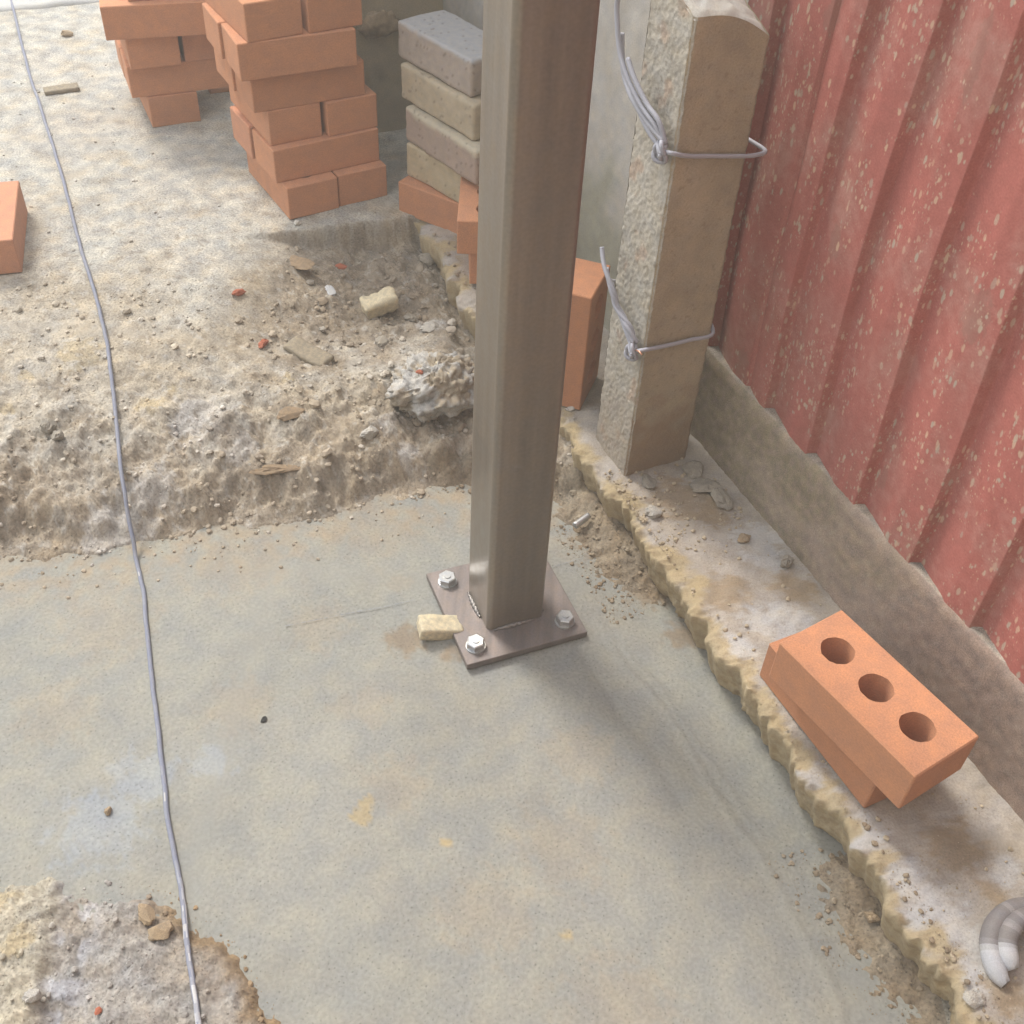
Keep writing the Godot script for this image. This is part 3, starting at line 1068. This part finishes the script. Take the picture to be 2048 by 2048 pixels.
func build_post() -> void:
	var back := -D
	var fw := .112
	var sw := .100
	var faces := [[POST_F - D * sw, D, sw, N, 0], [POST_F, POST_R, fw, Vector3(.475, 0, .88), 1], [POST_F + POST_R * fw, back, sw, -N, 2], [POST_F + POST_R * fw - D * sw, -POST_R, fw, Vector3(-.475, 0, -.88), 3]]
	var st := begin()
	var rows := 260
	var top_at := func(p: Vector3) -> float:
		var a := (p - POST_F).dot(POST_R) / fw
		var b := (p - POST_F).dot(back) / sw
		return .766 - .036 * a + .012 * sin(a * PI) + b * .035
	for f in faces:
		var nseg := 40
		var pts := []
		for j in rows + 1:
			for i in nseg + 1:
				var t := float(i) / nseg
				var p: Vector3 = f[0] + f[1] * (f[2] * t)
				var top: float = top_at.call(p)
				var y := lerpf(-.04, top, float(j) / rows)
				var q := p + Vector3(0, y, 0)
				var edge: float = minf(t, 1.0 - t) * f[2]
				var ins := .003 * pow(1.0 - minf(edge / .005, 1.0), 2.0)
				var amp := .0018 if f[4] == 0 else .0005
				var d := n1.get_noise_3d(q.x * 170, q.y * 170, q.z * 170) * amp + n1.get_noise_3d(q.x * 30, q.y * 30, q.z * 30) * amp * .6
				d *= minf(edge / .006, 1.0)
				# ragged arris
				var rag := (n1.get_noise_2d(y * 60, f[4] * .0) * .0022) * (1.0 - minf(edge / .012, 1.0))
				pts.append(q + f[3] * (d - ins + rag))
		for j in rows:
			for i in nseg:
				var a: int = j * (nseg + 1) + i
				for k in [a, a + nseg + 1, a + nseg + 2, a, a + nseg + 2, a + 1]:
					var p: Vector3 = pts[k]
					var m := n1.get_noise_3d(p.x * 20, p.y * 20, p.z * 20)
					var g := n2.get_noise_3d(p.x * 120, p.y * 120, p.z * 120)
					var c := Color(.64, .56, .42).lerp(Color(.58, .50, .365), clampf(.5 + m * 1.2, 0, 1))
					if f[4] == 0:
						c = Color(.66, .62, .55).lerp(Color(.57, .52, .44), clampf(.35 + m, 0, 1))
						c = c.lerp(Color(.60, .40, .29), sm(.25, .45, n2.get_noise_3d(p.x * 14, p.y * 14 + 3, p.z * 14)) * .5)
						c = c * (1.0 + g * .22)
					c = c.lerp(Color(.36, .30, .21), sm(.40, .5, n2.get_noise_3d(p.x * 75, p.y * 75 + 2, p.z * 75)) * .5)
					c = c * (1.0 + n1.get_noise_3d(p.x * 8, p.y * 5, p.z * 8) * .18)
					c = c.lerp(Color(.40, .275, .18), (1.0 - sm(.12, .26, p.y + m * .1)) * (.75 if f[4] else .35))
					c.a = 1.0
					st.set_color(c)
					st.add_vertex(p)
	# broken top
	var nt := 18
	var tp := []
	for j in nt + 1:
		for i in nt + 1:
			var a := float(i) / nt
			var b := float(j) / nt
			var p := POST_F + POST_R * (fw * a) - D * (sw * b)
			var inner := minf(minf(a, 1 - a), minf(b, 1 - b))
			tp.append(Vector3(p.x, top_at.call(p) - .003 * float(inner < .01) + n1.get_noise_2d(a * 7, b * 7) * .006 * minf(inner * 8, 1), p.z))
	for j in nt:
		for i in nt:
			var a: int = j * (nt + 1) + i
			for k in [a, a + nt + 1, a + nt + 2, a, a + nt + 2, a + 1]:
				st.set_color(Color(.62, .61, .57))
				st.add_vertex(tp[k])
	st.generate_normals()
	var o := obj("fence_post", st.commit(), M.concrete)
	tag(o, "rough broken-off concrete post standing against the red fence", "post")

	var flex: Material = M.flex
	var tie := thing("cable_tie", Vector3.ZERO)
	tag(tie, "upper grey cable knotted round the concrete post, long loose ends", "cable")
	var r := .0032
	var s := begin()
	for p in [
		[Vector3(.1557, .6166, -1.2845), Vector3(.1431, .6337, -1.2963), Vector3(.1264, .6468, -1.3164), Vector3(.1085, .6688, -1.3388), Vector3(.0968, .6925, -1.3578), Vector3(.0910, .7191, -1.3695), Vector3(.0880, .7475, -1.3754), Vector3(.0935, .7760, -1.3660), Vector3(.105, .80, -1.35)],
		[Vector3(.1538, .6203, -1.2837), Vector3(.1375, .6303, -1.3031), Vector3(.1176, .6451, -1.3340), Vector3(.1052, .6635, -1.3588), Vector3(.1001, .6883, -1.3690), Vector3(.0978, .7104, -1.3737)],
		[Vector3(.158, .617, -1.283), Vector3(.147, .640, -1.293), Vector3(.132, .652, -1.312), Vector3(.116, .672, -1.333), Vector3(.106, .69, -1.35)]]:
		s = begin()
		rod(s, smooth_path(p, 6), r, 8)
		s.generate_normals()
		obj("loose_end", s.commit(), flex, tie)
	knot(tie, Vector3(.1561, .6060, -1.2862), r, flex)
	strap(tie, [Vector3(.157, .607, -1.283), Vector3(.1665, .610, -1.2725), Vector3(.1887, .6024, -1.2839), Vector3(.2239, .5954, -1.3029), Vector3(.2601, .5881, -1.3224), Vector3(.279, .5855, -1.333), Vector3(.293, .584, -1.349), Vector3(.280, .583, -1.375), Vector3(.252, .583, -1.41), Vector3(.215, .585, -1.438), Vector3(.128, .632, -1.378), Vector3(.1185, .640, -1.366), Vector3(.136, .618, -1.3225), Vector3(.152, .609, -1.29)], flex)
	tie = thing("cable_tie", Vector3.ZERO)
	tag(tie, "lower grey cable knotted round the concrete post, twisted end", "cable")
	var base := smooth_path([Vector3(.1556, .3244, -1.2869), Vector3(.1449, .3430, -1.2972), Vector3(.1288, .3599, -1.3159), Vector3(.1193, .3827, -1.3261), Vector3(.1076, .4079, -1.3452), Vector3(.1001, .4266, -1.3601)], 8)
	for k in 3:
		s = begin()
		var path := []
		for i in base.size():
			var a := i * .30 + k * TAU / 3
			var rad := .0032 * (1.0 - .55 * i / base.size())
			path.append(base[i] + Vector3(cos(a), .25 * sin(a * 1.0), sin(a)) * rad)
		if k > 0: path = path.slice(0, int(path.size() * (.92 - k * .12)))
		rod(s, path, r, 8)
		s.generate_normals()
		obj("loose_end", s.commit(), flex, tie)
	knot(tie, Vector3(.1559, .3098, -1.2865), r * .92, flex)
	var cu := begin()
	rod(cu, [Vector3(.158, .318, -1.277), Vector3(.1625, .3195, -1.271), Vector3(.166, .318, -1.2665)], .0014, 7)
	cu.generate_normals()
	obj("copper_end", cu.commit(), M.copper, tie)
	strap(tie, [Vector3(.157, .312, -1.283), Vector3(.1665, .3205, -1.2735), Vector3(.1956, .3191, -1.2876), Vector3(.2343, .3180, -1.3085), Vector3(.270, .3185, -1.330), Vector3(.252, .318, -1.40), Vector3(.215, .318, -1.438), Vector3(.128, .362, -1.378), Vector3(.1185, .368, -1.366), Vector3(.136, .340, -1.3225), Vector3(.152, .316, -1.29)], flex)

func strap(tie: Node3D, p: Array, m: Material) -> void:
	var s := begin()
	rod(s, smooth_path(p, 6), .0029, 8)
	s.generate_normals()
	obj("loop", s.commit(), m, tie)

func knot(tie: Node3D, c: Vector3, r: float, m: Material) -> void:
	var s := begin()
	for k in 2:
		var path := []
		for i in 41:
			var a := TAU * i / 40.0
			var rad := .0135 - k * .004
			path.append(c + (D * cos(a) * rad * .75) + Vector3.UP * (sin(a) * rad) + N * (.003 + .004 * sin(a * 2 + k * 2)))
		rod(s, path, r, 8)
	var cross := []
	for i in 21:
		var t := i / 20.0
		cross.append(c + N * (.007 * sin(t * PI)) + Vector3.UP * lerpf(-.009, .013, t) + D * (.006 * sin(t * 5)))
	rod(s, cross, r, 8)
	s.generate_normals()
	obj("knot", s.commit(), m, tie)


# ---------------------------------------------------------------- steel column
func build_column() -> void:
	var yaw := deg_to_rad(23.6)
	var t := thing("steel_column", Vector3(-.002, 0, -1.067), yaw)
	tag(t, "bare square steel column bolted to the concrete floor", "column")
	# hollow section with rounded corners
	var half := .0428
	var rad := .0085
	var outline := []
	for q in 4:
		var a0 := q * PI / 2
		var c: Vector2 = [Vector2(1, 1), Vector2(-1, 1), Vector2(-1, -1), Vector2(1, -1)][q] * (half - rad)
		for i in 9:
			var a := a0 + PI / 2 * i / 8
			outline.append([c + Vector2(cos(a), sin(a)) * rad, Vector2(cos(a), sin(a))])
	var st := begin()
	var y0 := .0135
	var y1 := 2.5
	for ring in [[0.0, 1.0], [.005, -1.0]]:
		for i in outline.size():
			var a: Array = outline[i]
			var b: Array = outline[(i + 1) % outline.size()]
			var p := []
			for e in [[a, y0], [b, y0], [b, y1], [a, y1]]:
				var n2d: Vector2 = e[0][1]
				var v: Vector2 = e[0][0] - n2d * ring[0]
				p.append([Vector3(v.x, e[1], v.y), Vector3(n2d.x, 0, n2d.y) * ring[1]])
			for k in ([0, 2, 1, 0, 3, 2] if ring[1] < 0 else [0, 1, 2, 0, 2, 3]):
				st.set_normal(p[k][1])
				st.add_vertex(p[k][0])
	for i in outline.size():
		var a: Array = outline[i]
		var b: Array = outline[(i + 1) % outline.size()]
		var pa: Vector2 = a[0]
		var pb: Vector2 = b[0]
		var qa: Vector2 = a[0] - a[1] * .005
		var qb: Vector2 = b[0] - b[1] * .005
		quad(st, Vector3(pa.x, y1, pa.y), Vector3(pb.x, y1, pb.y), Vector3(qb.x, y1, qb.y), Vector3(qa.x, y1, qa.y), Vector3.UP)
	obj("hollow_section", st.commit(), M.steel, t)
	st = begin()
	chamfer_box(st, Vector3(.180, .0105, .180), .0008, Transform3D(Basis(), Vector3(0, .003, 0)))
	obj("base_plate", st.commit(), M.plate_steel, t)
	# weld beads along the foot of the tube
	for side in 4:
		st = begin()
		var path := []
		var length := [.06, .05, .06, .05][side] as float
		var from := -.034
		for i in 40:
			var k := i / 39.0
			path.append(Vector3(from + length * k, .0145 + .0002 * sin(k * 60), half + .0018 + .0006 * sin(k * 41 + side)))
		rod(st, path, func(tt, a): return .0038 * (1.0 + .10 * sin(tt * 90)) * (.35 + .65 * sin(clampf(tt, .03, .97) * PI)), 8)
		st.generate_normals()
		var w := obj("weld_bead", st.commit(), M.weld, t)
		w.rotation.y = side * PI / 2
	for b in [[-.066, -.064, 20.0], [-.068, .063, 5.0], [.067, .062, 33.0], [.066, -.064, 50.0]]:
		var s := begin()
		var R := .0132
		var hh := .0128
		for k in 6:
			var a0 := TAU * k / 6
			var a1 := TAU * (k + 1) / 6
			var d0 := Vector3(cos(a0), 0, sin(a0))
			var d1 := Vector3(cos(a1), 0, sin(a1))
			var mid := (d0 + d1) * .5
			var z0 := .0022
			quad(s, d0 * R + Vector3(0, z0, 0), d1 * R + Vector3(0, z0, 0), d1 * R + Vector3(0, hh - .0012, 0), d0 * R + Vector3(0, hh - .0012, 0), mid)
			quad(s, d0 * R + Vector3(0, hh - .0012, 0), d1 * R + Vector3(0, hh - .0012, 0), d1 * R * .86 + Vector3(0, hh, 0), d0 * R * .86 + Vector3(0, hh, 0), mid + Vector3.UP)
			tri(s, d0 * R * .86 + Vector3(0, hh, 0), d1 * R * .86 + Vector3(0, hh, 0), Vector3(0, hh, 0), Vector3.UP)
		var bolt := obj("bolt", s.commit(), M.zinc, t)
		bolt.position = Vector3(b[0], .0135, b[1])
		bolt.rotation.y = deg_to_rad(b[2])
		var stud := CylinderMesh.new()
		stud.top_radius = .0050
		stud.bottom_radius = .0058
		stud.height = .005
		stud.radial_segments = 20
		var so := obj("stud_end", stud, M.zinc, bolt)
		so.position.y = hh - .0012
		var washer := CylinderMesh.new()
		washer.top_radius = .0140
		washer.bottom_radius = .0145
		washer.height = .0022
		washer.radial_segments = 32
		var wo := obj("washer", washer, M.zinc, bolt)
		wo.position.y = .0012
	# things round the foot
	var wedge := obj("wood_wedge", worn_box(Vector3(.062, .020, .032), .0015, .004, .0012, 8.0, null, 90.0), M.fresh_wood)
	wedge.position = Vector3(-.094, .001, -1.014)
	wedge.rotation = Vector3(0, deg_to_rad(16), deg_to_rad(-13))
	tag(wedge, "bright pale wooden wedge pushed under the column's base plate", "wedge")
	var bs := begin()
	rod(bs, [Vector3.ZERO, Vector3(.003, 0, 0), Vector3(.028, 0, 0), Vector3(.030, 0, 0)], func(tt, a): return .0058 if tt < .4 else .0050, 14)
	bs.generate_normals()
	var stub := obj("metal_sleeve", bs.commit(), M.zinc)
	stub.position = Vector3(.098, .018, -1.228)
	stub.rotation = Vector3(0, deg_to_rad(44), deg_to_rad(8))
	tag(stub, "small shiny zinc sleeve lying in dirt beside the old post", "sleeve")
	var cs := begin()
	for seg in [[Vector2(-.31, -1.008), Vector2(-.1314, -1.0726)], [Vector2(.066, -1.152), Vector2(.106, -1.172)]]:
		for i in 24:
			var a: Vector2 = seg[0].lerp(seg[1], i / 24.0)
			var b: Vector2 = seg[0].lerp(seg[1], (i + .7 + n2.get_noise_2d(i * 9.0, a.x) * .5) / 24.0)
			var wd := Vector2(0, .0005 + n2.get_noise_2d(i * 3.0, 4) * .0006)
			var ya := maxf(floor_y(a.x, a.y), floor_y(b.x, b.y)) + .0022
			quad(cs, Vector3(a.x, ya, a.y) - Vector3(wd.x, 0, wd.y), Vector3(b.x, ya, b.y) - Vector3(wd.x, 0, wd.y), Vector3(b.x, ya, b.y) + Vector3(wd.x, 0, wd.y), Vector3(a.x, ya, a.y) + Vector3(wd.x, 0, wd.y), Vector3.UP)
	var chalk := obj("chalk_line", cs.commit(), M.chalk)
	chalk.set_meta("kind", "structure")
	chalk.set_meta("label", "faint blue chalk line snapped across the floor through the base plate")


# ---------------------------------------------------------------- cable over the floor
func build_cable() -> void:
	var p := [Vector2(-1.42, -3.05), Vector2(-1.3612, -2.9104), Vector2(-1.1386, -2.4343), Vector2(-.9737, -2.1054), Vector2(-.8329, -1.8048), Vector2(-.7263, -1.5876), Vector2(-.660, -1.423), Vector2(-.608, -1.278), Vector2(-.5646, -1.1535), Vector2(-.5184, -1.0389), Vector2(-.4523, -.8584), Vector2(-.3869, -.6843), Vector2(-.3429, -.5777), Vector2(-.2954, -.4568), Vector2(-.24, -.32), Vector2(-.2, -.2)]
	var raw := []
	for q in p: raw.append(Vector3(q.x, 0, q.y))
	raw = smooth_path(raw, 14)
	var hs := []
	for i in raw.size():
		var q: Vector3 = raw[i]
		q.x += n2.get_noise_2d(i * .06, 3) * .003
		raw[i] = q
		hs.append(maxf(floor_y(q.x, q.z), ground_y(q.x, q.z)))
	# the cable bridges dips: raise each point to the local maximum, then smooth
	var lift := []
	for i in hs.size():
		var h := -1.0
		for k in range(-4, 5):
			h = maxf(h, hs[clampi(i + k, 0, hs.size() - 1)] - absf(k) * .0012)
		lift.append(h)
	for pass_ in 3:
		var nl := lift.duplicate()
		for i in range(1, lift.size() - 1): nl[i] = maxf(hs[i], (lift[i - 1] + lift[i] * 2 + lift[i + 1]) / 4)
		lift = nl
	for i in raw.size(): raw[i].y = lift[i] + .0025
	var st := begin()
	var paint := func(q: Vector3, k: int):
		var c := Color(.30, .325, .43)
		var a := n1.get_noise_3d(q.x * 60, k * .35, q.z * 60)
		c = c.lerp(Color(.42, .43, .48), clampf(a * 1.5, 0, .6))
		var plaster := sm(-.66, -.57, q.z) if q.z < -.3 else 0.0
		c = c.lerp(Color(.78, .79, .82), plaster * sm(-.1, .25, n1.get_noise_3d(q.x * 22, k * .5, q.z * 22)) * .9)
		c = c.lerp(Color(.72, .72, .72), sm(.5, .58, n2.get_noise_3d(q.x * 30, k * .3, q.z * 30 + 8)) * .8)
		return c
	rod(st, raw, func(tt, a): return .0032 + .00025 * sin(tt * 400 + a), 10, paint)
	st.generate_normals()
	var o := obj("floor_cable", st.commit(), M.cable)
	tag(o, "long blue-grey cable with plaster splashes lying across the floor", "cable")


# ---------------------------------------------------------------- small loose things
func put(called: String, mesh: Mesh, m: Material, x: float, z: float, sink: float, turn: Vector3, label: String, category: String, group := "") -> MeshInstance3D:
	var o := obj(called, mesh, m)
	var box := mesh.get_aabb()
	var b := Basis.from_euler(turn * PI / 180.0)
	var low := 9.0
	for k in 8: low = minf(low, (b * box.get_endpoint(k)).y)
	o.basis = b
	o.position = Vector3(x, top_y(x, z) - low * .8 - sink, z)
	tag(o, label, category, group)
	return o

func chip(l: float, t: float, w: float, seed_: float) -> ArrayMesh:
	return worn_box(Vector3(l, t, w), minf(t, w) * .12, maxf(l / 14.0, .003), t * .12, seed_, null, 55.0)

func build_small_things() -> void:
	# big lump of mortar with pale crust
	var lm := lump(Vector3(.150, .080, .125), 2.2, .30, 110)
	var mdt := MeshDataTool.new()
	mdt.create_from_surface(lm, 0)
	for i in mdt.get_vertex_count():
		var v := mdt.get_vertex(i)
		v += mdt.get_vertex_normal(i) * (n1.get_noise_3d(v.x * 60, v.y * 60, v.z * 60) * .010 + n1.get_noise_3d(v.x * 190, v.y * 190, v.z * 190) * .0045)
		mdt.set_vertex(i, v)
		var a := n1.get_noise_3d(v.x * 18, v.y * 18, v.z * 18)
		mdt.set_vertex_color(i, Color(.44, .37, .28).lerp(Color(.60, .585, .56), sm(-.12, .12, a + n2.get_noise_3d(v.x * 80, v.y * 80, v.z * 80) * .25)))
	lm.clear_surfaces()
	mdt.commit_to_surface(lm)
	var st := SurfaceTool.new()
	st.create_from(lm, 0)
	st.generate_normals()
	lm = st.commit()
	var o := put("mortar_lump", lm, M.mortar, -.135, -1.452, .02, Vector3(4, 20, 0), "big crusty white mortar lump lying behind the steel column", "rubble")
	var top := o.position.y + .040
	var stick := obj("wood_splinter", chip(.036, .004, .0055, 31.0), M.fresh_wood)
	stick.position = Vector3(-.125, top - .004, -1.446)
	stick.rotation_degrees = Vector3(0, -50, -8)
	tag(stick, "pale wood splinter lying on the big mortar lump", "splinter")
	var rc := obj("brick_chip", lump(Vector3(.013, .007, .010), 9.1, .4, 14, 5), M.red_chip)
	rc.position = Vector3(-.162, top - .004, -1.436)
	tag(rc, "tiny red brick chip on top of the big mortar lump", "chip", "red brick chips")
	put("wood_block", chip(.060, .030, .034, 12.0), M.fresh_wood, -.262, -1.716, .004, Vector3(10, 28, 12), "pale sawn wood offcut sticking out of the dirt hollow", "wood")
	put("wood_block", chip(.085, .012, .036, 13.0), M.grey_wood, -.363, -1.545, .004, Vector3(4, -32, -4), "flat weathered wood offcut lying on rubble left of the column", "wood")
	put("wood_block", chip(.075, .010, .028, 14.0), M.grey_wood, -1.059, -2.398, .001, Vector3(2, 28, 0), "grey wood sliver on the dusty ground beside the cable", "wood")
	put("wood_block", lump(Vector3(.058, .012, .032), 15.0, .5, 20, 7), M.old_wood, -.362, -1.377, .000, Vector3(4, 8, 5), "brown rotten wood piece lying on the broken ground edge", "wood")
	put("wood_block", lump(Vector3(.072, .010, .024), 16.3, .6, 20, 7), M.old_wood, -.365, -1.275, .002, Vector3(8, 15, 0), "flaky brown bark strip low on the broken ground edge", "wood")
	put("wood_block", lump(Vector3(.080, .014, .034), 17.1, .5, 20, 7), M.old_wood, -.42, -1.79, .004, Vector3(6, -40, 8), "tan wood scrap half buried beside the dirt hollow", "wood")
	put("plastic_scrap", lump(Vector3(.020, .008, .036), 5.5, .6, 18, 4), M.plastic_white, -.357, -1.745, .001, Vector3(0, 25, 0), "small bluish white plastic scrap at the dirt hollow", "scrap")
	var spots := [[-.350, -1.829, "red brick chip below the edge of the old concrete"], [-.503, -1.655, "red brick chip on dusty ground left of the wood offcut"], [-.441, -1.555, "red brick chip beside the flat weathered wood offcut"]]
	for i in 3: put("brick_chip", lump(Vector3(.026, .012, .016), 3.3 + i, .4, 16, 6), M.red_chip, spots[i][0], spots[i][1], .001, Vector3(0, 40 * i, 0), spots[i][2], "chip", "red brick chips")
	put("brick_chip", lump(Vector3(.008, .006, .010), 7.7, .4, 12, 4), M.red_chip, -.402, -.462, .0, Vector3.ZERO, "tiny red brick chip in the broken patch at lower left", "chip", "red brick chips")
	var stones := [
		[.278, -1.301, .040, .016, .036, "stone", "rounded brown stone against the plinth board near old post"],
		[.290, -1.262, .044, .012, .036, "stone", "flat grey stone by the plinth board near old post"],
		[.311, -1.240, .052, .012, .030, "stone", "long flat stone farthest from the old post by plinth board"],
		[.206, -1.266, .042, .008, .022, "stone", "thin flat grey chip at the foot of the old post"],
		[.211, -1.198, .028, .020, .022, "pale_stone", "pale angular stone on the slab edge below the old post"],
		[.396, -1.112, .024, .018, .020, "stone", "small dirt lump beside the plinth board on white patch"],
		[.338, -1.155, .024, .010, .018, "tan_stone", "small tan clod on slab left of the white patch"],
		[-.383, -.571, .032, .016, .018, "tan_stone", "tan stone upper one in the broken patch beside the cable"],
		[-.360, -.551, .028, .018, .024, "tan_stone", "tan stone lower one in the broken patch beside the cable"],
		[-.465, -.700, .012, .009, .011, "tan_stone", "tiny brown pebble on grey floor left of the cable"],
		[-.19, -1.87, .04, .026, .034, "stone", "round grey stone in the far corner of the dirt hollow"],
		[-.245, -1.60, .030, .02, .024, "stone", "grey pebble in the middle of the dirt hollow"],
		[-.205, -1.70, .026, .018, .026, "stone", "small grey stone right of the pale wood offcut"],
		[-.72, -1.30, .034, .024, .030, "stone", "grey stone in the broken ground left of the cable"],
		[-.70, -1.278, .024, .018, .022, "stone", "smaller grey stone beside the one left of the cable"],
		[-.235, -1.36, .030, .02, .026, "pale_stone", "pale mortar crumb just below the big mortar lump"],
		[-.165, -1.665, .045, .016, .026, "pale_stone", "white mortar crust lying above the big mortar lump"],
		[-.47, -.47, .02, .012, .016, "pale_stone", "white plaster crumb in lower left concrete corner"],
		[.44, -.62, .02, .012, .014, "tan_stone", "tan clod in the dirt at the foot of the crumbling slab edge"],
		[.505, -.5, .020, .009, .028, "pale_stone", "pale sandy flake on the slab edge beside the broken pipe"],
		[-1.147, -2.707, .034, .018, .026, "tan_stone", "small yellow sand clod on the far bright ground"],
		[-.965, -2.69, .045, .02, .03, "tan_stone", "tan clod on ground left of the farther brick stack"]]
	for i in stones.size():
		var s: Array = stones[i]
		put("stone", lump(Vector3(s[2], s[3], s[4]), 20.0 + i * 1.37, .45, 22, 7), M[s[5]], s[0], s[1], s[3] * .12, Vector3(rng.randf_range(-6, 6), rng.randf_range(0, 360), rng.randf_range(-6, 6)), s[6], "stone")
	put("black_blob", lump(Vector3(.010, .004, .010), 6.1, .6, 14, 5), M.black, -.308, -.850, .0, Vector3(0, 30, 0), "tiny jet black added blob on the bare grey floor", "scrap")  # small lump added to stand for an unidentified black blemish
	# broken curved pipe piece at the right edge: an outer and an inner layer, split at the near tip
	var pf := thing("pipe_fragment", Vector3(.590, .084, -.545))
	tag(pf, "curved grey and white broken pipe piece on the slab", "pipe")
	for k in 2:
		var ps := begin()
		var arc := []
		var rad: float = [.058, .043][k]
		for i in 34:
			var a := lerpf([3.72, 3.55][k], .3, i / 33.0)
			arc.append(Vector3(cos(a) * rad, [.004, .010][k] + .012 * sin(clampf((a - .3) / 3.3, 0, 1) * PI), -sin(a) * rad * .92))
		var paint := func(q: Vector3, _k: int):
			var g := n1.get_noise_3d(q.x * 70, q.y * 70, q.z * 70)
			var base := Color(.28, .26, .265).lerp(Color(.42, .40, .405), sm(-.1, .35, g))
			return base.lerp(Color(.70, .72, .77), sm(-.012, .004, q.z + g * .012) * (1.0 - sm(-.034, -.026, q.x)))
		rod(ps, arc, func(tt, a): return (.0085 + .0025 * sin(a + .6) * sin(a + .6)) * (1.0 + .025 * sin(tt * 21 + a * 2)) * (.55 + .45 * minf(tt * 14, 1.0)), 14, paint)
		ps.generate_normals()
		obj(["outer_layer", "inner_layer"][k], ps.commit(), M.pipe, pf)


func build_crumbs() -> void:
	var mesh := lump(Vector3(1, .75, .9), 1.9, .6, 8, 4)
	var items := []
	var tries := 0
	while items.size() < 9500 and tries < 90000:
		tries += 1
		var zone := rng.randf()
		var x: float
		var z: float
		var size := .0011 + pow(rng.randf(), 7.0) * .006
		var tint := 0
		if zone < .06:
			x = rng.randf_range(-.9, .08)
			z = table(FOOT, x) + pow(rng.randf(), 2.0) * .10
			size *= .7
		elif zone < .52:
			x = rng.randf_range(-.95, .1)
			z = table(FOOT, x) - pow(rng.randf(), 1.3) * .55 + .01
			if n1.get_noise_2d(x * 9, z * 9) < rng.randf_range(-.5, .3): continue
			if rng.randf() < .04: size += rng.randf() * .010
		elif zone < .64:
			x = rng.randf_range(-.45, .0)
			z = rng.randf_range(-1.9, -1.4)
			if rng.randf() < .06: size += rng.randf() * .011
		elif zone < .74:
			var u := rng.randf_range(-.2, .02) if rng.randf() < .6 else rng.randf_range(.42, .72)
			var q := fp(u, rng.randf_range(.17, .27), 0)
			x = q.x; z = q.z
			size *= .8
		elif zone < .82:
			x = rng.randf_range(-.62, -.18)
			z = table(PATCH, x) + rng.randf_range(.0, .22)
			size *= .8
		elif zone < .92:
			var u := rng.randf_range(-.2, .7) if rng.randf() < .5 else rng.randf_range(-.2, .0)
			var q := fp(u, table(EDGE, u) - .012 - pow(rng.randf(), 2.0) * .16, 0)
			x = q.x; z = q.z
			size *= .75
			tint = 1
		else:
			x = rng.randf_range(-1.3, -.2)
			z = rng.randf_range(-2.6, -1.6)
			size *= .75
		var u2 := u_of(x, z)
		var w2 := w_of(x, z)
		if w2 < .008 and u2 > -1.0: continue
		var y := top_y(x, z)
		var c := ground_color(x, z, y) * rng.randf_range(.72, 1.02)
		if tint: c = Color(.48, .40, .29) * rng.randf_range(.75, 1.1)
		c.a = 1.0
		var b := Basis.from_euler(Vector3(rng.randf_range(-.5, .5), rng.randf() * TAU, rng.randf_range(-.5, .5))).scaled(Vector3.ONE * size * 1.5)
		items.append([Transform3D(b, Vector3(x, y + size * .2, z)), c])
	var mm := MultiMesh.new()
	mm.transform_format = MultiMesh.TRANSFORM_3D
	mm.use_colors = true
	mm.mesh = mesh
	mm.instance_count = items.size()
	for i in items.size():
		mm.set_instance_transform(i, items[i][0])
		mm.set_instance_color(i, items[i][1])
	var o := MultiMeshInstance3D.new()
	o.name = "loose_crumbs"
	o.multimesh = mm
	o.material_override = mat("crumb", Color(.85, .85, .85), .95, null, null, 1, 0, true)
	add_child(o)
	o.set_meta("kind", "stuff")
	o.set_meta("label", "loose crumbs of soil, mortar and grit over the rubble")
	o.set_meta("category", "rubble")
